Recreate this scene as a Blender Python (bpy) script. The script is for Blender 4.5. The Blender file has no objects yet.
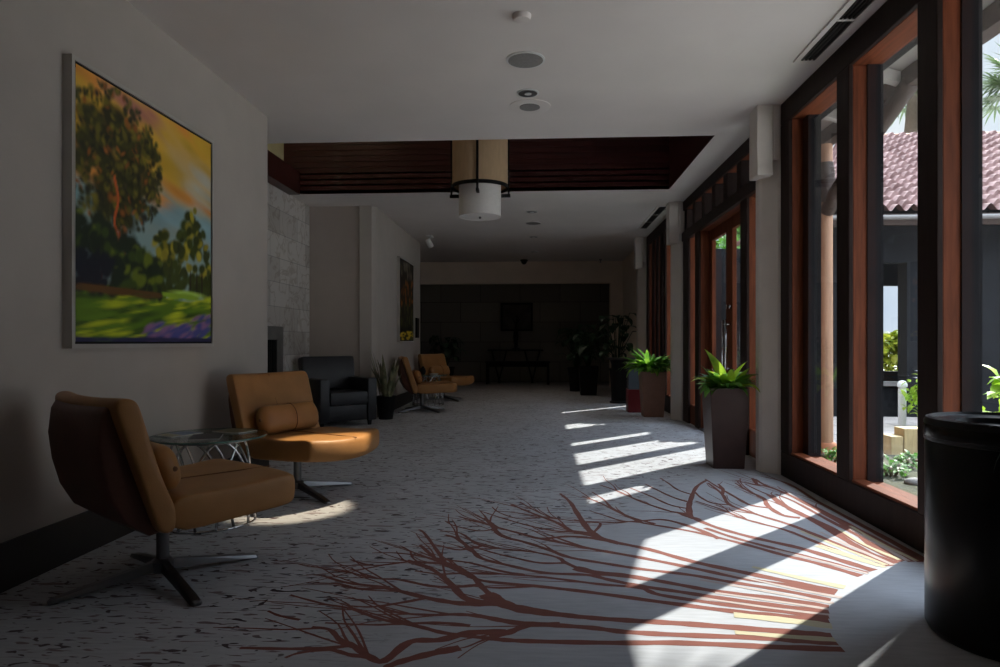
import bpy, bmesh, math, random
from mathutils import Vector, Matrix
import numpy as np
random.seed(7)
C = bpy.context.scene
COL = C.collection
PI = math.pi
R = math.radians

# ------------------------------------------------------------------ camera
F, HOR, EYE = 667.0, 342.0, 1.1
TH = math.atan(40 / 667.0)
cam_d = bpy.data.cameras.new('camera'); cam = bpy.data.objects.new('camera', cam_d); COL.objects.link(cam)
cam_d.sensor_width = 36.0; cam_d.lens = 36.0 * F / 1000.0
cam.location = (0, 0, EYE); cam.rotation_euler = (PI / 2, 0, TH)
cam_d.shift_y = (HOR - 333.5) / 1000.0
cam_d.clip_start = 0.05; cam_d.clip_end = 300
C.camera = cam
ct, st = math.cos(TH), math.sin(TH)
def at(px, py, z=0.0):
    u = (px - 500) / F
    rx, ry, rz = u * ct - st, u * st + ct, (HOR - py) / F
    t = (z - EYE) / rz
    return (rx * t, ry * t)

# ------------------------------------------------------------------ dimensions
XL, XR, H = -2.37, 2.0, 3.06
# ------------------------------------------------------------------ helpers
def link(name, me, parent=None):
    o = bpy.data.objects.new(name, me); COL.objects.link(o)
    if parent: o.parent = parent
    return o
def tag(o, label=None, cat=None, group=None, kind=None):
    if label: o['label'] = label
    if cat: o['category'] = cat
    if group: o['group'] = group
    if kind: o['kind'] = kind
    return o
def empty(name, loc=(0, 0, 0), rz=0, label=None, cat=None, group=None, kind=None):
    o = bpy.data.objects.new(name, None); COL.objects.link(o)
    o.empty_display_size = .1
    o.location = loc; o.rotation_euler = (0, 0, rz)
    return tag(o, label, cat, group, kind)
def copy_tree(o, parent=None):
    c = o.copy(); COL.objects.link(c)
    if parent: c.parent = parent
    for ch in [x for x in o.children]: copy_tree(ch, c)
    return c

class MB:
    def __init__(s): s.bm = bmesh.new(); s.mi = 0
    def face(s, vs):
        try:
            f = s.bm.faces.new(vs); f.material_index = s.mi; return f
        except ValueError: return None
    def box(s, x0, x1, y0, y1, z0, z1, M=None, bev=0):
        pts = [(x, y, z) for z in (z0, z1) for y in (y0, y1) for x in (x0, x1)]
        vs = [s.bm.verts.new(M @ Vector(p) if M else p) for p in pts]
        fs = []
        for q in ((0, 2, 3, 1), (4, 5, 7, 6), (0, 1, 5, 4), (2, 6, 7, 3), (0, 4, 6, 2), (1, 3, 7, 5)):
            fs.append(s.face([vs[i] for i in q]))
        if bev:
            ed = set(e for f in fs for e in f.edges)
            bmesh.ops.bevel(s.bm, geom=list(ed), offset=bev, segments=2, affect='EDGES', profile=.6, clamp_overlap=True, material=-1)
        return s
    def prism(s, poly, z0, z1, M=None):
        a = [s.bm.verts.new(M @ Vector((x, y, z0)) if M else (x, y, z0)) for x, y in poly]
        b = [s.bm.verts.new(M @ Vector((x, y, z1)) if M else (x, y, z1)) for x, y in poly]
        s.face(a[::-1]); s.face(b)
        n = len(a)
        for i in range(n): s.face([a[i], a[(i + 1) % n], b[(i + 1) % n], b[i]])
        return s
    def rings(s, rings, cap0=True, cap1=True, closed=True):
        vr = [[s.bm.verts.new(p) for p in r] for r in rings]
        for a, b in zip(vr, vr[1:]):
            n = len(a)
            for i in range(n if closed else n - 1):
                s.face([a[i], a[(i + 1) % n], b[(i + 1) % n], b[i]])
        if cap0 and closed: s.face(vr[0][::-1])
        if cap1 and closed: s.face(vr[-1])
        return s
    def lathe(s, prof, n=32, c=(0, 0, 0), cap0=True, cap1=True):
        return s.rings([[(c[0] + r * math.cos(2 * PI * k / n), c[1] + r * math.sin(2 * PI * k / n), c[2] + z) for k in range(n)] for r, z in prof], cap0, cap1)
    def tube(s, pts, r, n=8, caps=True):
        pts = [Vector(p) for p in pts]; rs = r if isinstance(r, (list, tuple)) else [r] * len(pts)
        out = []; up = None
        for i, p in enumerate(pts):
            t = (pts[min(i + 1, len(pts) - 1)] - pts[max(i - 1, 0)]).normalized()
            if up is None: up = t.orthogonal().normalized()
            up = (up - t * up.dot(t)).normalized(); v = t.cross(up)
            out.append([p + (up * math.cos(2 * PI * k / n) + v * math.sin(2 * PI * k / n)) * rs[i] for k in range(n)])
        return s.rings(out, caps, caps)
    def build(s, name, mats, parent=None, smooth=False, sub=0, bevel=0, angle=None):
        bmesh.ops.remove_doubles(s.bm, verts=[], dist=0)
        bmesh.ops.recalc_face_normals(s.bm, faces=s.bm.faces[:])
        me = bpy.data.meshes.new(name); s.bm.to_mesh(me); s.bm.free()
        for m in (mats if isinstance(mats, (list, tuple)) else [mats]): me.materials.append(m)
        if smooth:
            for p in me.polygons: p.use_smooth = True
        o = link(name, me, parent)
        if bevel:
            b = o.modifiers.new('b', 'BEVEL'); b.width = bevel; b.segments = 2; b.limit_method = 'ANGLE'; b.angle_limit = R(35)
        if sub:
            m = o.modifiers.new('s', 'SUBSURF'); m.levels = m.render_levels = sub
        if smooth and angle:
            try: me.set_sharp_from_angle(angle=R(angle))
            except Exception: pass
        return o
def bx(name, x0, x1, y0, y1, z0, z1, m, parent=None, bevel=0):
    return MB().box(x0, x1, y0, y1, z0, z1).build(name, m, parent, bevel=bevel)
def struct(o): o['kind'] = 'structure'; return o

# ------------------------------------------------------------------ materials
def new_mat(name):
    m = bpy.data.materials.new(name); m.use_nodes = True
    nt = m.node_tree; return m, nt, nt.nodes['Principled BSDF']
def N(nt, t, **k):
    n = nt.nodes.new(t)
    for a, b in k.items(): setattr(n, a, b)
    return n
def L(nt, a, b): nt.links.new(a, b)
def mat(name, col, rough=.6, metal=0, var=.12, scale=6, bump=0, bscale=80, stretch=(1, 1, 1), spec=.5, coat=0, coord='Object'):
    m, nt, p = new_mat(name)
    p.inputs['Roughness'].default_value = rough; p.inputs['Metallic'].default_value = metal
    p.inputs['Specular IOR Level'].default_value = spec
    p.inputs['Coat Weight'].default_value = coat; p.inputs['Coat Roughness'].default_value = .08
    tc = N(nt, 'ShaderNodeTexCoord'); mp = N(nt, 'ShaderNodeMapping'); mp.inputs['Scale'].default_value = stretch
    L(nt, tc.outputs[coord], mp.inputs['Vector'])
    nz = N(nt, 'ShaderNodeTexNoise'); nz.inputs['Scale'].default_value = scale; nz.inputs['Detail'].default_value = 5
    L(nt, mp.outputs['Vector'], nz.inputs['Vector'])
    rp = N(nt, 'ShaderNodeValToRGB')
    rp.color_ramp.elements[0].position = .3; rp.color_ramp.elements[1].position = .7
    rp.color_ramp.elements[0].color = tuple(max(0, c * (1 - var)) for c in col) + (1,)
    rp.color_ramp.elements[1].color = tuple(min(1, c * (1 + var)) for c in col) + (1,)
    L(nt, nz.outputs['Fac'], rp.inputs['Fac']); L(nt, rp.outputs['Color'], p.inputs['Base Color'])
    if bump:
        n2 = N(nt, 'ShaderNodeTexNoise'); n2.inputs['Scale'].default_value = bscale; n2.inputs['Detail'].default_value = 3
        L(nt, mp.outputs['Vector'], n2.inputs['Vector'])
        b = N(nt, 'ShaderNodeBump'); b.inputs['Strength'].default_value = bump; b.inputs['Distance'].default_value = .01
        L(nt, n2.outputs['Fac'], b.inputs['Height']); L(nt, b.outputs['Normal'], p.inputs['Normal'])
    return m
def leaf_mat(name, c0, c1, trans=.35, rough=.4):
    m, nt, p = new_mat(name)
    p.inputs['Roughness'].default_value = rough
    tc = N(nt, 'ShaderNodeTexCoord'); nz = N(nt, 'ShaderNodeTexNoise'); nz.inputs['Scale'].default_value = 9
    L(nt, tc.outputs['Object'], nz.inputs['Vector'])
    mx = N(nt, 'ShaderNodeMix', data_type='RGBA'); mx.inputs['A'].default_value = c0 + (1,); mx.inputs['B'].default_value = c1 + (1,)
    rp = N(nt, 'ShaderNodeMapRange'); rp.inputs['From Min'].default_value = .35; rp.inputs['From Max'].default_value = .65
    L(nt, nz.outputs['Fac'], rp.inputs['Value']); L(nt, rp.outputs['Result'], mx.inputs['Factor'])
    L(nt, mx.outputs['Result'], p.inputs['Base Color'])
    tr = N(nt, 'ShaderNodeBsdfTranslucent'); L(nt, mx.outputs['Result'], tr.inputs['Color'])
    ms = N(nt, 'ShaderNodeMixShader'); ms.inputs['Fac'].default_value = trans
    out = nt.nodes['Material Output']
    L(nt, p.outputs[0], ms.inputs[1]); L(nt, tr.outputs[0], ms.inputs[2]); L(nt, ms.outputs[0], out.inputs['Surface'])
    return m
def glass_mat(name, tint=(.93, .96, .96), refl=.9):
    m, nt, p = new_mat(name); nt.nodes.remove(p)
    tr = N(nt, 'ShaderNodeBsdfTransparent'); tr.inputs['Color'].default_value = tint + (1,)
    gl = N(nt, 'ShaderNodeBsdfGlossy'); gl.inputs['Roughness'].default_value = .0; gl.inputs['Color'].default_value = (refl, refl, refl, 1)
    fr = N(nt, 'ShaderNodeFresnel'); ge = N(nt, 'ShaderNodeNewGeometry'); mr = N(nt, 'ShaderNodeMapRange'); mr.inputs['To Min'].default_value = 1.3; mr.inputs['To Max'].default_value = 1 / 1.3
    L(nt, ge.outputs['Backfacing'], mr.inputs['Value']); L(nt, mr.outputs['Result'], fr.inputs['IOR'])
    ms = N(nt, 'ShaderNodeMixShader')
    L(nt, fr.outputs[0], ms.inputs['Fac']); L(nt, tr.outputs[0], ms.inputs[1]); L(nt, gl.outputs[0], ms.inputs[2])
    L(nt, ms.outputs[0], nt.nodes['Material Output'].inputs['Surface'])
    return m

M = {}
M['wall'] = mat('plaster_wall', (.47, .425, .385), .85, var=.04, scale=3, bump=.06, bscale=120)
M['wall_warm'] = mat('plaster_wall_warm', (.47, .41, .37), .85, var=.04, scale=3, bump=.06, bscale=120)
M['cream'] = mat('cream_paint', (.84, .72, .60), .85, var=.04, scale=3)
M['ceil'] = mat('ceiling_paint', (.74, .69, .665), .9, var=.03, scale=2)
M['column'] = mat('column_paint', (.64, .59, .54), .8, var=.05, scale=4, bump=.05)
M['base'] = mat('dark_baseboard', (.022, .016, .014), .5, var=.3, scale=5, stretch=(1, .1, 1))
M['wood'] = mat('mahogany', (.15, .040, .016), .55, var=.3, scale=7, stretch=(6, 6, .5), spec=.15)
M['dark_trim'] = mat('dark_front_trim', (.022, .012, .010), .6, var=.25, scale=6, stretch=(5, 5, .6), spec=.15)  # front faces coloured darker than the mahogany reveals behind them
M['wood_y'] = mat('mahogany_rail', (.15, .040, .016), .55, var=.3, scale=7, stretch=(6, .5, 6), spec=.15)
M['ext_wood'] = mat('dark_outside_frame', (.010, .010, .012), .7, var=.2, scale=5, spec=.1)
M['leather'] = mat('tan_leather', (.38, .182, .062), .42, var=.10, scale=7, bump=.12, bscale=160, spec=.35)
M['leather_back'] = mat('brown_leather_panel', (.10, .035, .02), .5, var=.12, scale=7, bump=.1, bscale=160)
M['seam'] = mat('leather_seam', (.17, .07, .022), .6)
M['chrome'] = mat('polished_steel', (.62, .62, .64), .12, 1, var=.03)
M['steel'] = mat('brushed_steel', (.22, .22, .23), .34, 1, var=.08)
M['glass'] = glass_mat('window_glass')
M['tglass'] = glass_mat('table_glass', (.80, .88, .86))
M['tedge'] = mat('glass_edge', (.10, .19, .17), .1, var=.1)
M['black_leather'] = mat('black_leather', (.018, .018, .022), .38, var=.25, scale=6, bump=.1, bscale=150)
M['black'] = mat('matte_black', (.010, .010, .011), .6, var=.2, spec=.2)
M['bin'] = mat('gloss_black_enamel', (.006, .006, .007), .3, var=.2, spec=.3)
M['binband'] = mat('dark_bin_band', (.03, .028, .026), .2, .6, var=.2)
M['planter'] = mat('brown_planter', (.050, .024, .020), .45, var=.12, scale=9, bump=.04)
M['planter2'] = mat('terracotta_brown_planter', (.29, .155, .105), .5, var=.1, scale=9, bump=.04)
M['soil'] = mat('potting_soil', (.03, .02, .014), .95, var=.5, scale=40, bump=.6, bscale=60)
M['leaf'] = leaf_mat('bright_leaf', (.10, .28, .03), (.30, .55, .06), .45)
M['leaf_mid'] = leaf_mat('mid_leaf', (.05, .16, .025), (.16, .36, .06), .4)
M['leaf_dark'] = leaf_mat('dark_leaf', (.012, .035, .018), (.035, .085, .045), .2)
M['leaf_snake'] = leaf_mat('snake_leaf', (.10, .12, .06), (.32, .30, .17), .1)
M['leaf_lime'] = leaf_mat('lime_leaf', (.22, .40, .03), (.48, .66, .06), .45)
M['leaf_hedge'] = leaf_mat('hedge_leaf', (.20, .28, .03), (.55, .55, .06), .4)
M['leaf_palm'] = leaf_mat('palm_leaf', (.06, .11, .04), (.14, .2, .08), .3)
M['petal'] = leaf_mat('pale_petal', (.55, .50, .62), (.8, .8, .85), .4)
M['bark'] = mat('bark', (.16, .115, .08), .9, var=.3, scale=20, bump=.5, bscale=40)
M['tan_shade'] = mat('tan_linen_shade', (.56, .39, .235), .8, var=.06, scale=30, stretch=(1, 1, .2))
M['white_shade'] = mat('white_linen_shade', (.82, .79, .76), .8, var=.03, scale=30)
M['white'] = mat('white_plastic', (.7, .7, .7), .5, var=.02)
M['grille'] = mat('grey_grille', (.24, .23, .225), .7, var=.1, scale=60)
M['frame_silver'] = mat('champagne_frame', (.50, .475, .44), .45, .3, var=.06)
M['red'] = mat('red_panel', (.17, .008, .014), .5, var=.08)
M['acrylic'] = mat('pale_acrylic', (.14, .18, .23), .15, var=.1)
M['paper'] = mat('paper', (.62, .62, .6), .6, var=.04)
M['stone_dark'] = None
M['post'] = mat('tan_wood_post', (.42, .235, .15), .6, var=.15, scale=5, stretch=(8, 8, .6))
M['soffit'] = mat('painted_soffit', (.50, .48, .47), .7, var=.06, scale=3)
M['rafter'] = mat('brown_rafter', (.05, .030, .024), .6, var=.2, scale=6)
M['pav_dark'] = mat('dark_timber', (.013, .014, .017), .7, var=.2, scale=6, spec=.15)
M['pav_grey'] = mat('grey_render', (.26, .25, .25), .8, var=.1, scale=4)
M['stump'] = mat('pale_timber', (.50, .38, .20), .7, var=.2, scale=6, stretch=(8, 8, .8))
M['terracotta'] = mat('terracotta_clay', (.45, .17, .08), .7, var=.15)
M['grass'] = mat('garden_ground', (.045, .045, .022), .95, var=.5, scale=14, bump=.6, bscale=30)
M['firebox'] = mat('firebox_black', (.006, .006, .006), .7)
M['fireframe'] = mat('grey_steel_surround', (.20, .19, .18), .5, .3)

M['gravel'] = mat('pale_gravel', (.46, .44, .41), .9, var=.12, scale=12)
def paving_mat():
    m, nt, p = new_mat('stone_paving'); p.inputs['Roughness'].default_value = .85
    tc = N(nt, 'ShaderNodeTexCoord'); br = N(nt, 'ShaderNodeTexBrick'); L(nt, tc.outputs['Object'], br.inputs['Vector'])
    br.inputs['Scale'].default_value = 1.0; br.inputs['Brick Width'].default_value = .8; br.inputs['Row Height'].default_value = .4
    br.inputs['Mortar Size'].default_value = .012
    br.inputs['Color1'].default_value = (.42, .38, .36, 1); br.inputs['Color2'].default_value = (.50, .45, .42, 1); br.inputs['Mortar'].default_value = (.22, .2, .19, 1)
    L(nt, br.outputs['Color'], p.inputs['Base Color']); return m
M['paving'] = paving_mat()

def marble_mat():
    m, nt, p = new_mat('marble_tile'); p.inputs['Roughness'].default_value = .35
    tc = N(nt, 'ShaderNodeTexCoord'); mp = N(nt, 'ShaderNodeMapping'); mp.inputs['Rotation'].default_value = (0, 0, 0)
    sx = N(nt, 'ShaderNodeSeparateXYZ'); cb = N(nt, 'ShaderNodeCombineXYZ')
    L(nt, tc.outputs['Object'], sx.inputs[0]); L(nt, sx.outputs['Y'], cb.inputs['X']); L(nt, sx.outputs['Z'], cb.inputs['Y'])
    br = N(nt, 'ShaderNodeTexBrick'); br.inputs['Scale'].default_value = 1
    br.inputs['Brick Width'].default_value = .62; br.inputs['Row Height'].default_value = .31; br.inputs['Mortar Size'].default_value = .004
    br.inputs['Color1'].default_value = (.66, .63, .60, 1); br.inputs['Color2'].default_value = (.34, .31, .28, 1); br.inputs['Mortar'].default_value = (.3, .29, .28, 1)
    br.inputs['Bias'].default_value = -.35
    L(nt, cb.outputs[0], br.inputs['Vector'])
    nz = N(nt, 'ShaderNodeTexNoise'); nz.inputs['Scale'].default_value = 2.6; nz.inputs['Detail'].default_value = 9; nz.inputs['Distortion'].default_value = 1.4
    L(nt, cb.outputs[0], nz.inputs['Vector'])
    rp = N(nt, 'ShaderNodeValToRGB'); e = rp.color_ramp.elements
    e[0].position = .46; e[0].color = (1, 1, 1, 1); e[1].position = .54; e[1].color = (1, 1, 1, 1)
    x = e.new(.5); x.color = (.62, .56, .5, 1)
    L(nt, nz.outputs['Fac'], rp.inputs['Fac'])
    mx = N(nt, 'ShaderNodeMix', data_type='RGBA', blend_type='MULTIPLY'); mx.inputs['Factor'].default_value = .8
    L(nt, br.outputs['Color'], mx.inputs['A']); L(nt, rp.outputs['Color'], mx.inputs['B']); L(nt, mx.outputs['Result'], p.inputs['Base Color'])
    return m
M['marble'] = marble_mat()

def stone_panel_mat():
    m, nt, p = new_mat('dark_stone_panels'); p.inputs['Roughness'].default_value = .6
    tc = N(nt, 'ShaderNodeTexCoord'); sx = N(nt, 'ShaderNodeSeparateXYZ'); cb = N(nt, 'ShaderNodeCombineXYZ')
    L(nt, tc.outputs['Object'], sx.inputs[0]); L(nt, sx.outputs['X'], cb.inputs['X']); L(nt, sx.outputs['Z'], cb.inputs['Y'])
    br = N(nt, 'ShaderNodeTexBrick'); br.inputs['Scale'].default_value = 1
    br.inputs['Brick Width'].default_value = 1.1; br.inputs['Row Height'].default_value = .55; br.inputs['Mortar Size'].default_value = .006
    br.inputs['Color1'].default_value = (.34, .32, .28, 1); br.inputs['Color2'].default_value = (.26, .25, .22, 1); br.inputs['Mortar'].default_value = (.05, .05, .045, 1)
    L(nt, cb.outputs[0], br.inputs['Vector']); L(nt, br.outputs['Color'], p.inputs['Base Color']); return m
M['stone_dark'] = stone_panel_mat()

def carpet_mat(name, col, specks):
    m, nt, p = new_mat(name); p.inputs['Roughness'].default_value = .95; p.inputs['Specular IOR Level'].default_value = .1
    p.inputs['Sheen Weight'].default_value = .15
    tc = N(nt, 'ShaderNodeTexCoord')
    n1 = N(nt, 'ShaderNodeTexNoise'); n1.inputs['Scale'].default_value = 1.6; n1.inputs['Detail'].default_value = 4
    L(nt, tc.outputs['Object'], n1.inputs['Vector'])
    mp = N(nt, 'ShaderNodeMapping'); mp.inputs['Scale'].default_value = (5, 34, 1)
    L(nt, tc.outputs['Object'], mp.inputs['Vector'])
    n2 = N(nt, 'ShaderNodeTexNoise'); n2.inputs['Scale'].default_value = 1.5; n2.inputs['Detail'].default_value = 3
    L(nt, mp.outputs['Vector'], n2.inputs['Vector'])
    ad = N(nt, 'ShaderNodeMath', operation='ADD'); L(nt, n1.outputs['Fac'], ad.inputs[0]); L(nt, n2.outputs['Fac'], ad.inputs[1])
    rp = N(nt, 'ShaderNodeMapRange'); rp.inputs['From Min'].default_value = .6; rp.inputs['From Max'].default_value = 1.4
    rp.inputs['To Min'].default_value = .80; rp.inputs['To Max'].default_value = 1.12
    L(nt, ad.outputs[0], rp.inputs['Value'])
    base = N(nt, 'ShaderNodeMix', data_type='RGBA', blend_type='MULTIPLY'); base.inputs['Factor'].default_value = 1
    base.inputs['A'].default_value = col + (1,); L(nt, rp.outputs['Result'], base.inputs['B'])
    out = base.outputs['Result']
    if specks:
        # woven dark dashes, thinning out towards the tree trunks
        def dash(scale, thr, seed, colr, prev):
            mp = N(nt, 'ShaderNodeMapping'); mp.inputs['Scale'].default_value = scale; mp.inputs['Location'].default_value = (seed, seed * 2.3, 0)
            mp.inputs['Rotation'].default_value = (0, 0, .12)
            L(nt, tc.outputs['Object'], mp.inputs['Vector'])
            nz = N(nt, 'ShaderNodeTexNoise'); nz.inputs['Scale'].default_value = 1; nz.inputs['Detail'].default_value = 1.5; nz.inputs['Distortion'].default_value = .8
            L(nt, mp.outputs['Vector'], nz.inputs['Vector'])
            ramp = N(nt, 'ShaderNodeMapRange'); ramp.inputs['From Min'].default_value = thr; ramp.inputs['From Max'].default_value = thr + .02
            L(nt, nz.outputs['Fac'], ramp.inputs['Value'])
            sx = N(nt, 'ShaderNodeSeparateXYZ'); L(nt, tc.outputs['Object'], sx.inputs[0])
            # region: X < 0.0 + drift with Y  (behind Y=5.2 the dashes cover the whole width)
            k = N(nt, 'ShaderNodeMath', operation='MULTIPLY_ADD'); k.inputs[1].default_value = -.62; k.inputs[2].default_value = 2.75
            L(nt, sx.outputs['Y'], k.inputs[0])
            d = N(nt, 'ShaderNodeMath', operation='ADD'); L(nt, k.outputs[0], d.inputs[0]); L(nt, sx.outputs['X'], d.inputs[1])
            fr = N(nt, 'ShaderNodeMapRange'); fr.inputs['From Min'].default_value = .75; fr.inputs['From Max'].default_value = .35
            L(nt, d.outputs[0], fr.inputs['Value'])
            mu = N(nt, 'ShaderNodeMath', operation='MULTIPLY'); L(nt, ramp.outputs['Result'], mu.inputs[0]); L(nt, fr.outputs['Result'], mu.inputs[1])
            mx = N(nt, 'ShaderNodeMix', data_type='RGBA'); L(nt, mu.outputs[0], mx.inputs['Factor'])
            L(nt, prev, mx.inputs['A']); mx.inputs['B'].default_value = colr + (1,)
            return mx.outputs['Result']
        out = dash((8, 40, 1), .63, 3.1, (.20, .145, .15), out)
        out = dash((11, 30, 1), .645, 11.7, (.07, .045, .05), out)
        out = dash((15, 22, 1), .68, 23.4, (.08, .05, .055), out)
    L(nt, out, p.inputs['Base Color'])
    nb = N(nt, 'ShaderNodeTexNoise'); nb.inputs['Scale'].default_value = 260
    L(nt, tc.outputs['Object'], nb.inputs['Vector'])
    b = N(nt, 'ShaderNodeBump'); b.inputs['Strength'].default_value = .25; b.inputs['Distance'].default_value = .004
    L(nt, nb.outputs['Fac'], b.inputs['Height']); L(nt, b.outputs['Normal'], p.inputs['Normal'])
    return m
M['carpet'] = carpet_mat('grey_carpet', (.445, .448, .475), True)
M['branch'] = carpet_mat('carpet_russet', (.215, .070, .050), False)
M['tanband'] = carpet_mat('carpet_straw', (.52, .46, .31), False)
M['pinkband'] = carpet_mat('carpet_blush', (.48, .39, .36), False)

# ------------------------------------------------------------------ floor with the woven tree pattern
def catmull(pts, k=5):
    out = []
    for i in range(len(pts) - 1):
        p0 = pts[max(i - 1, 0)]; p1 = pts[i]; p2 = pts[i + 1]; p3 = pts[min(i + 2, len(pts) - 1)]
        for j in range(k):
            t = j / k
            out.append(tuple(.5 * ((2 * b) + (-a + c) * t + (2 * a - 5 * b + 4 * c - d) * t * t + (-a + 3 * b - 3 * c + d) * t ** 3) for a, b, c, d in zip(p0, p1, p2, p3)))
    out.append(pts[-1]); return out
FL = MB()
FL.mi = 0
for (x0, x1, y0, y1) in ((-6.0, XR, -3.2, 18.6),):
    vs = [FL.bm.verts.new((x, y, 0)) for x, y in ((x0, y0), (x1, y0), (x1, y1), (x0, y1))]; FL.face(vs)
zc = [.0006]
def ribbon(pts, w0, w1, mi, k=5):
    P = catmull([Vector((p[0], p[1], 0)) for p in pts], k) if len(pts) > 1 else pts
    P = [Vector(p) for p in P]; zc[0] += .000004
    prev = None; n = len(P)
    FL.mi = mi
    for i, p in enumerate(P):
        t = (P[min(i + 1, n - 1)] - P[max(i - 1, 0)]).normalized(); nn = Vector((-t.y, t.x, 0))
        w = (w0 + (w1 - w0) * i / (n - 1)) * (1 + .12 * math.sin(i * 1.7 + pts[0][0] * 9)) / 2
        a = FL.bm.verts.new((p.x + nn.x * w, p.y + nn.y * w, zc[0])); b = FL.bm.verts.new((p.x - nn.x * w, p.y - nn.y * w, zc[0]))
        if prev: FL.face([prev[0], a, b, prev[1]])
        prev = (a, b)
    return P
def rb(px, w0, w1, mi=1): return ribbon([at(*p) for p in px], w0, w1, mi)
MAIN = []
def br(px, w0, w1): MAIN.append((rb(px, w0, w1), w0, w1))
# tree nearest the camera
br([(843, 649.5), (772, 647), (680, 643), (614, 643), (537, 641.5), (504, 640), (480, 637.5), (444, 633), (420, 627), (384, 620), (365, 614), (348, 608), (324, 604), (290, 595)], .045, .014)
br([(837, 643), (800, 641), (760, 638), (680, 635), (625, 632), (592, 628), (548, 625), (526, 626), (508, 633), (490, 637)], .045, .035)
br([(560, 625), (526, 624), (504, 621), (478, 616), (455, 614.5), (430, 615), (400, 613), (380, 607)], .05, .014)
br([(832, 636), (800, 633), (740, 628), (680, 623.5), (636, 621), (592, 618), (559, 614), (526, 608), (504, 603), (486, 591), (473, 577), (464, 572), (446, 563.5), (439, 553.6), (425, 534), (419, 529.6)], .055, .016)
br([(510, 605), (490, 603), (465, 598), (450, 583), (430, 568), (408, 560)], .06, .014)
br([(600, 619), (560, 615), (526, 611), (504, 604), (486, 594)], .03, .085)
br([(504, 603), (480, 604), (456, 603), (427, 598), (384, 587.6), (348, 583), (322, 575.6)], .06, .016)
br([(466, 573), (449, 564), (432, 563), (408, 562), (374, 565.6), (350, 559.6)], .045, .012)
br([(455, 568), (438, 561), (420, 556), (395, 553), (372, 553)], .035, .01)
br([(478, 585), (455, 587), (430, 586), (400, 580), (372, 578), (345, 571), (333, 569)], .035, .01)
br([(427, 598), (400, 603), (372, 607), (350, 606)], .03, .012)
br([(384, 588), (360, 589), (338, 584), (306, 583)], .03, .01)
br([(506, 632), (470, 633), (440, 640), (410, 642), (384, 661), (368, 656), (352, 645), (340, 640), (330, 630), (312, 627)], .05, .018)
br([(352, 645), (330, 648), (290, 649), (240, 648)], .03, .02)
br([(470, 626), (440, 623), (400, 624), (372, 625), (325, 623)], .03, .012)
br([(460, 648), (430, 654), (400, 662), (385, 668)], .05, .03)
br([(368, 657), (350, 655), (330, 650), (300, 653), (285, 658)], .03, .012)
br([(300, 620), (280, 616), (268, 611)], .02, .012)
# second tree
br([(837, 591.6), (800, 584), (746, 573), (694, 562), (647, 549), (608, 541), (591, 535.6), (574, 532), (557.5, 523), (541, 516.7), (524, 510), (511, 504.5)], .06, .02)
br([(600, 538), (588, 529), (577, 513), (570, 502), (560, 493.6)], .05, .02)
br([(620, 544), (600, 538), (585, 533), (566, 531)], .05, .05)
br([(608, 541), (590, 538), (566, 536.6), (541, 538.7), (524, 534.5), (499, 528), (482, 523), (459, 516.7)], .045, .018)
br([(835, 594), (790, 585.6), (740, 578), (692, 568), (640, 557.6), (597, 550), (557.5, 542), (534, 537.6)], .045, .035)
br([(831, 600), (780, 590), (730, 582), (690, 575), (640, 569), (608, 564), (570, 557.6), (549, 550), (524, 542), (501, 535.6), (490, 523), (484, 518)], .04, .03)
br([(829, 607), (780, 599), (720, 592), (680, 585), (640, 577.5), (618, 574), (587, 571), (566, 563), (557.5, 557.6), (532, 552), (482, 546), (461, 533.5), (440, 531)], .05, .014)
br([(650, 580), (625, 576), (597, 573), (575, 568)], .04, .07)
br([(829, 612), (780, 606), (720, 598), (680, 592), (640, 586), (608, 579.6), (587, 575), (545, 573), (511, 566), (482, 558.6), (471.5, 550), (457, 538.7), (445, 535)], .045, .025)
br([(829, 617), (770, 610), (720, 604), (660, 595), (640, 588), (597, 584), (555, 578.6), (524, 575.5), (471.5, 573), (440, 574), (415, 571)], .045, .014)
br([(829, 621), (780, 616), (730, 611), (660, 602), (587, 592), (534, 586), (482, 580.7), (459, 571), (440, 562), (420, 545)], .05, .02)
br([(534, 586), (500, 588), (470, 586), (440, 587)], .03, .012)
br([(482, 546), (460, 550), (440, 546), (425, 543)], .03, .012)
br([(524, 575), (500, 571), (470, 563), (440, 559), (420, 552)], .03, .012)
br([(541, 517), (520, 519), (500, 513), (492, 507)], .02, .01)
br([(499, 528), (480, 531), (455, 526), (445, 521)], .025, .01)
br([(566, 563), (540, 563), (515, 558), (490, 552), (470, 545)], .03, .012)
br([(574, 532), (555, 531), (530, 526), (505, 519), (480, 511)], .03, .012)
br([(591, 535), (600, 523), (574, 521), (550, 517), (530, 508), (520, 502)], .02, .012)
# third tree
br([(874, 570.7), (838, 559.6), (799, 548), (753, 537.6), (715, 527), (690, 516.7), (684, 513.5), (669, 511), (642, 502), (617, 491), (600, 485)], .06, .018)
br([(690, 517), (689, 507), (691, 499), (696.5, 487), (707, 480)], .045, .022)
br([(700, 520), (690, 517), (680, 513)], .05, .05)
br([(861, 576), (818, 563.5), (783, 555), (747, 545), (694, 532), (648, 524), (640, 522), (621, 513.5), (600, 503), (582, 496)], .05, .016)
br([(720, 539), (694, 528), (665, 520), (640, 521), (600, 523), (574, 520)], .045, .014)
br([(867, 573), (820, 560), (780, 550), (735, 538), (705, 528)], .04, .035)
br([(690, 509), (670, 505), (650, 496), (630, 488)], .03, .014)
br([(691, 503), (672, 497), (655, 489), (645, 484)], .03, .014)
br([(693, 495), (678, 490), (668, 483), (660, 478)], .025, .012)
br([(640, 522), (622, 521), (606, 516), (590, 511)], .03, .012)
br([(655, 524), (630, 517), (612, 508), (604, 500), (592, 492)], .03, .012)
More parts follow.
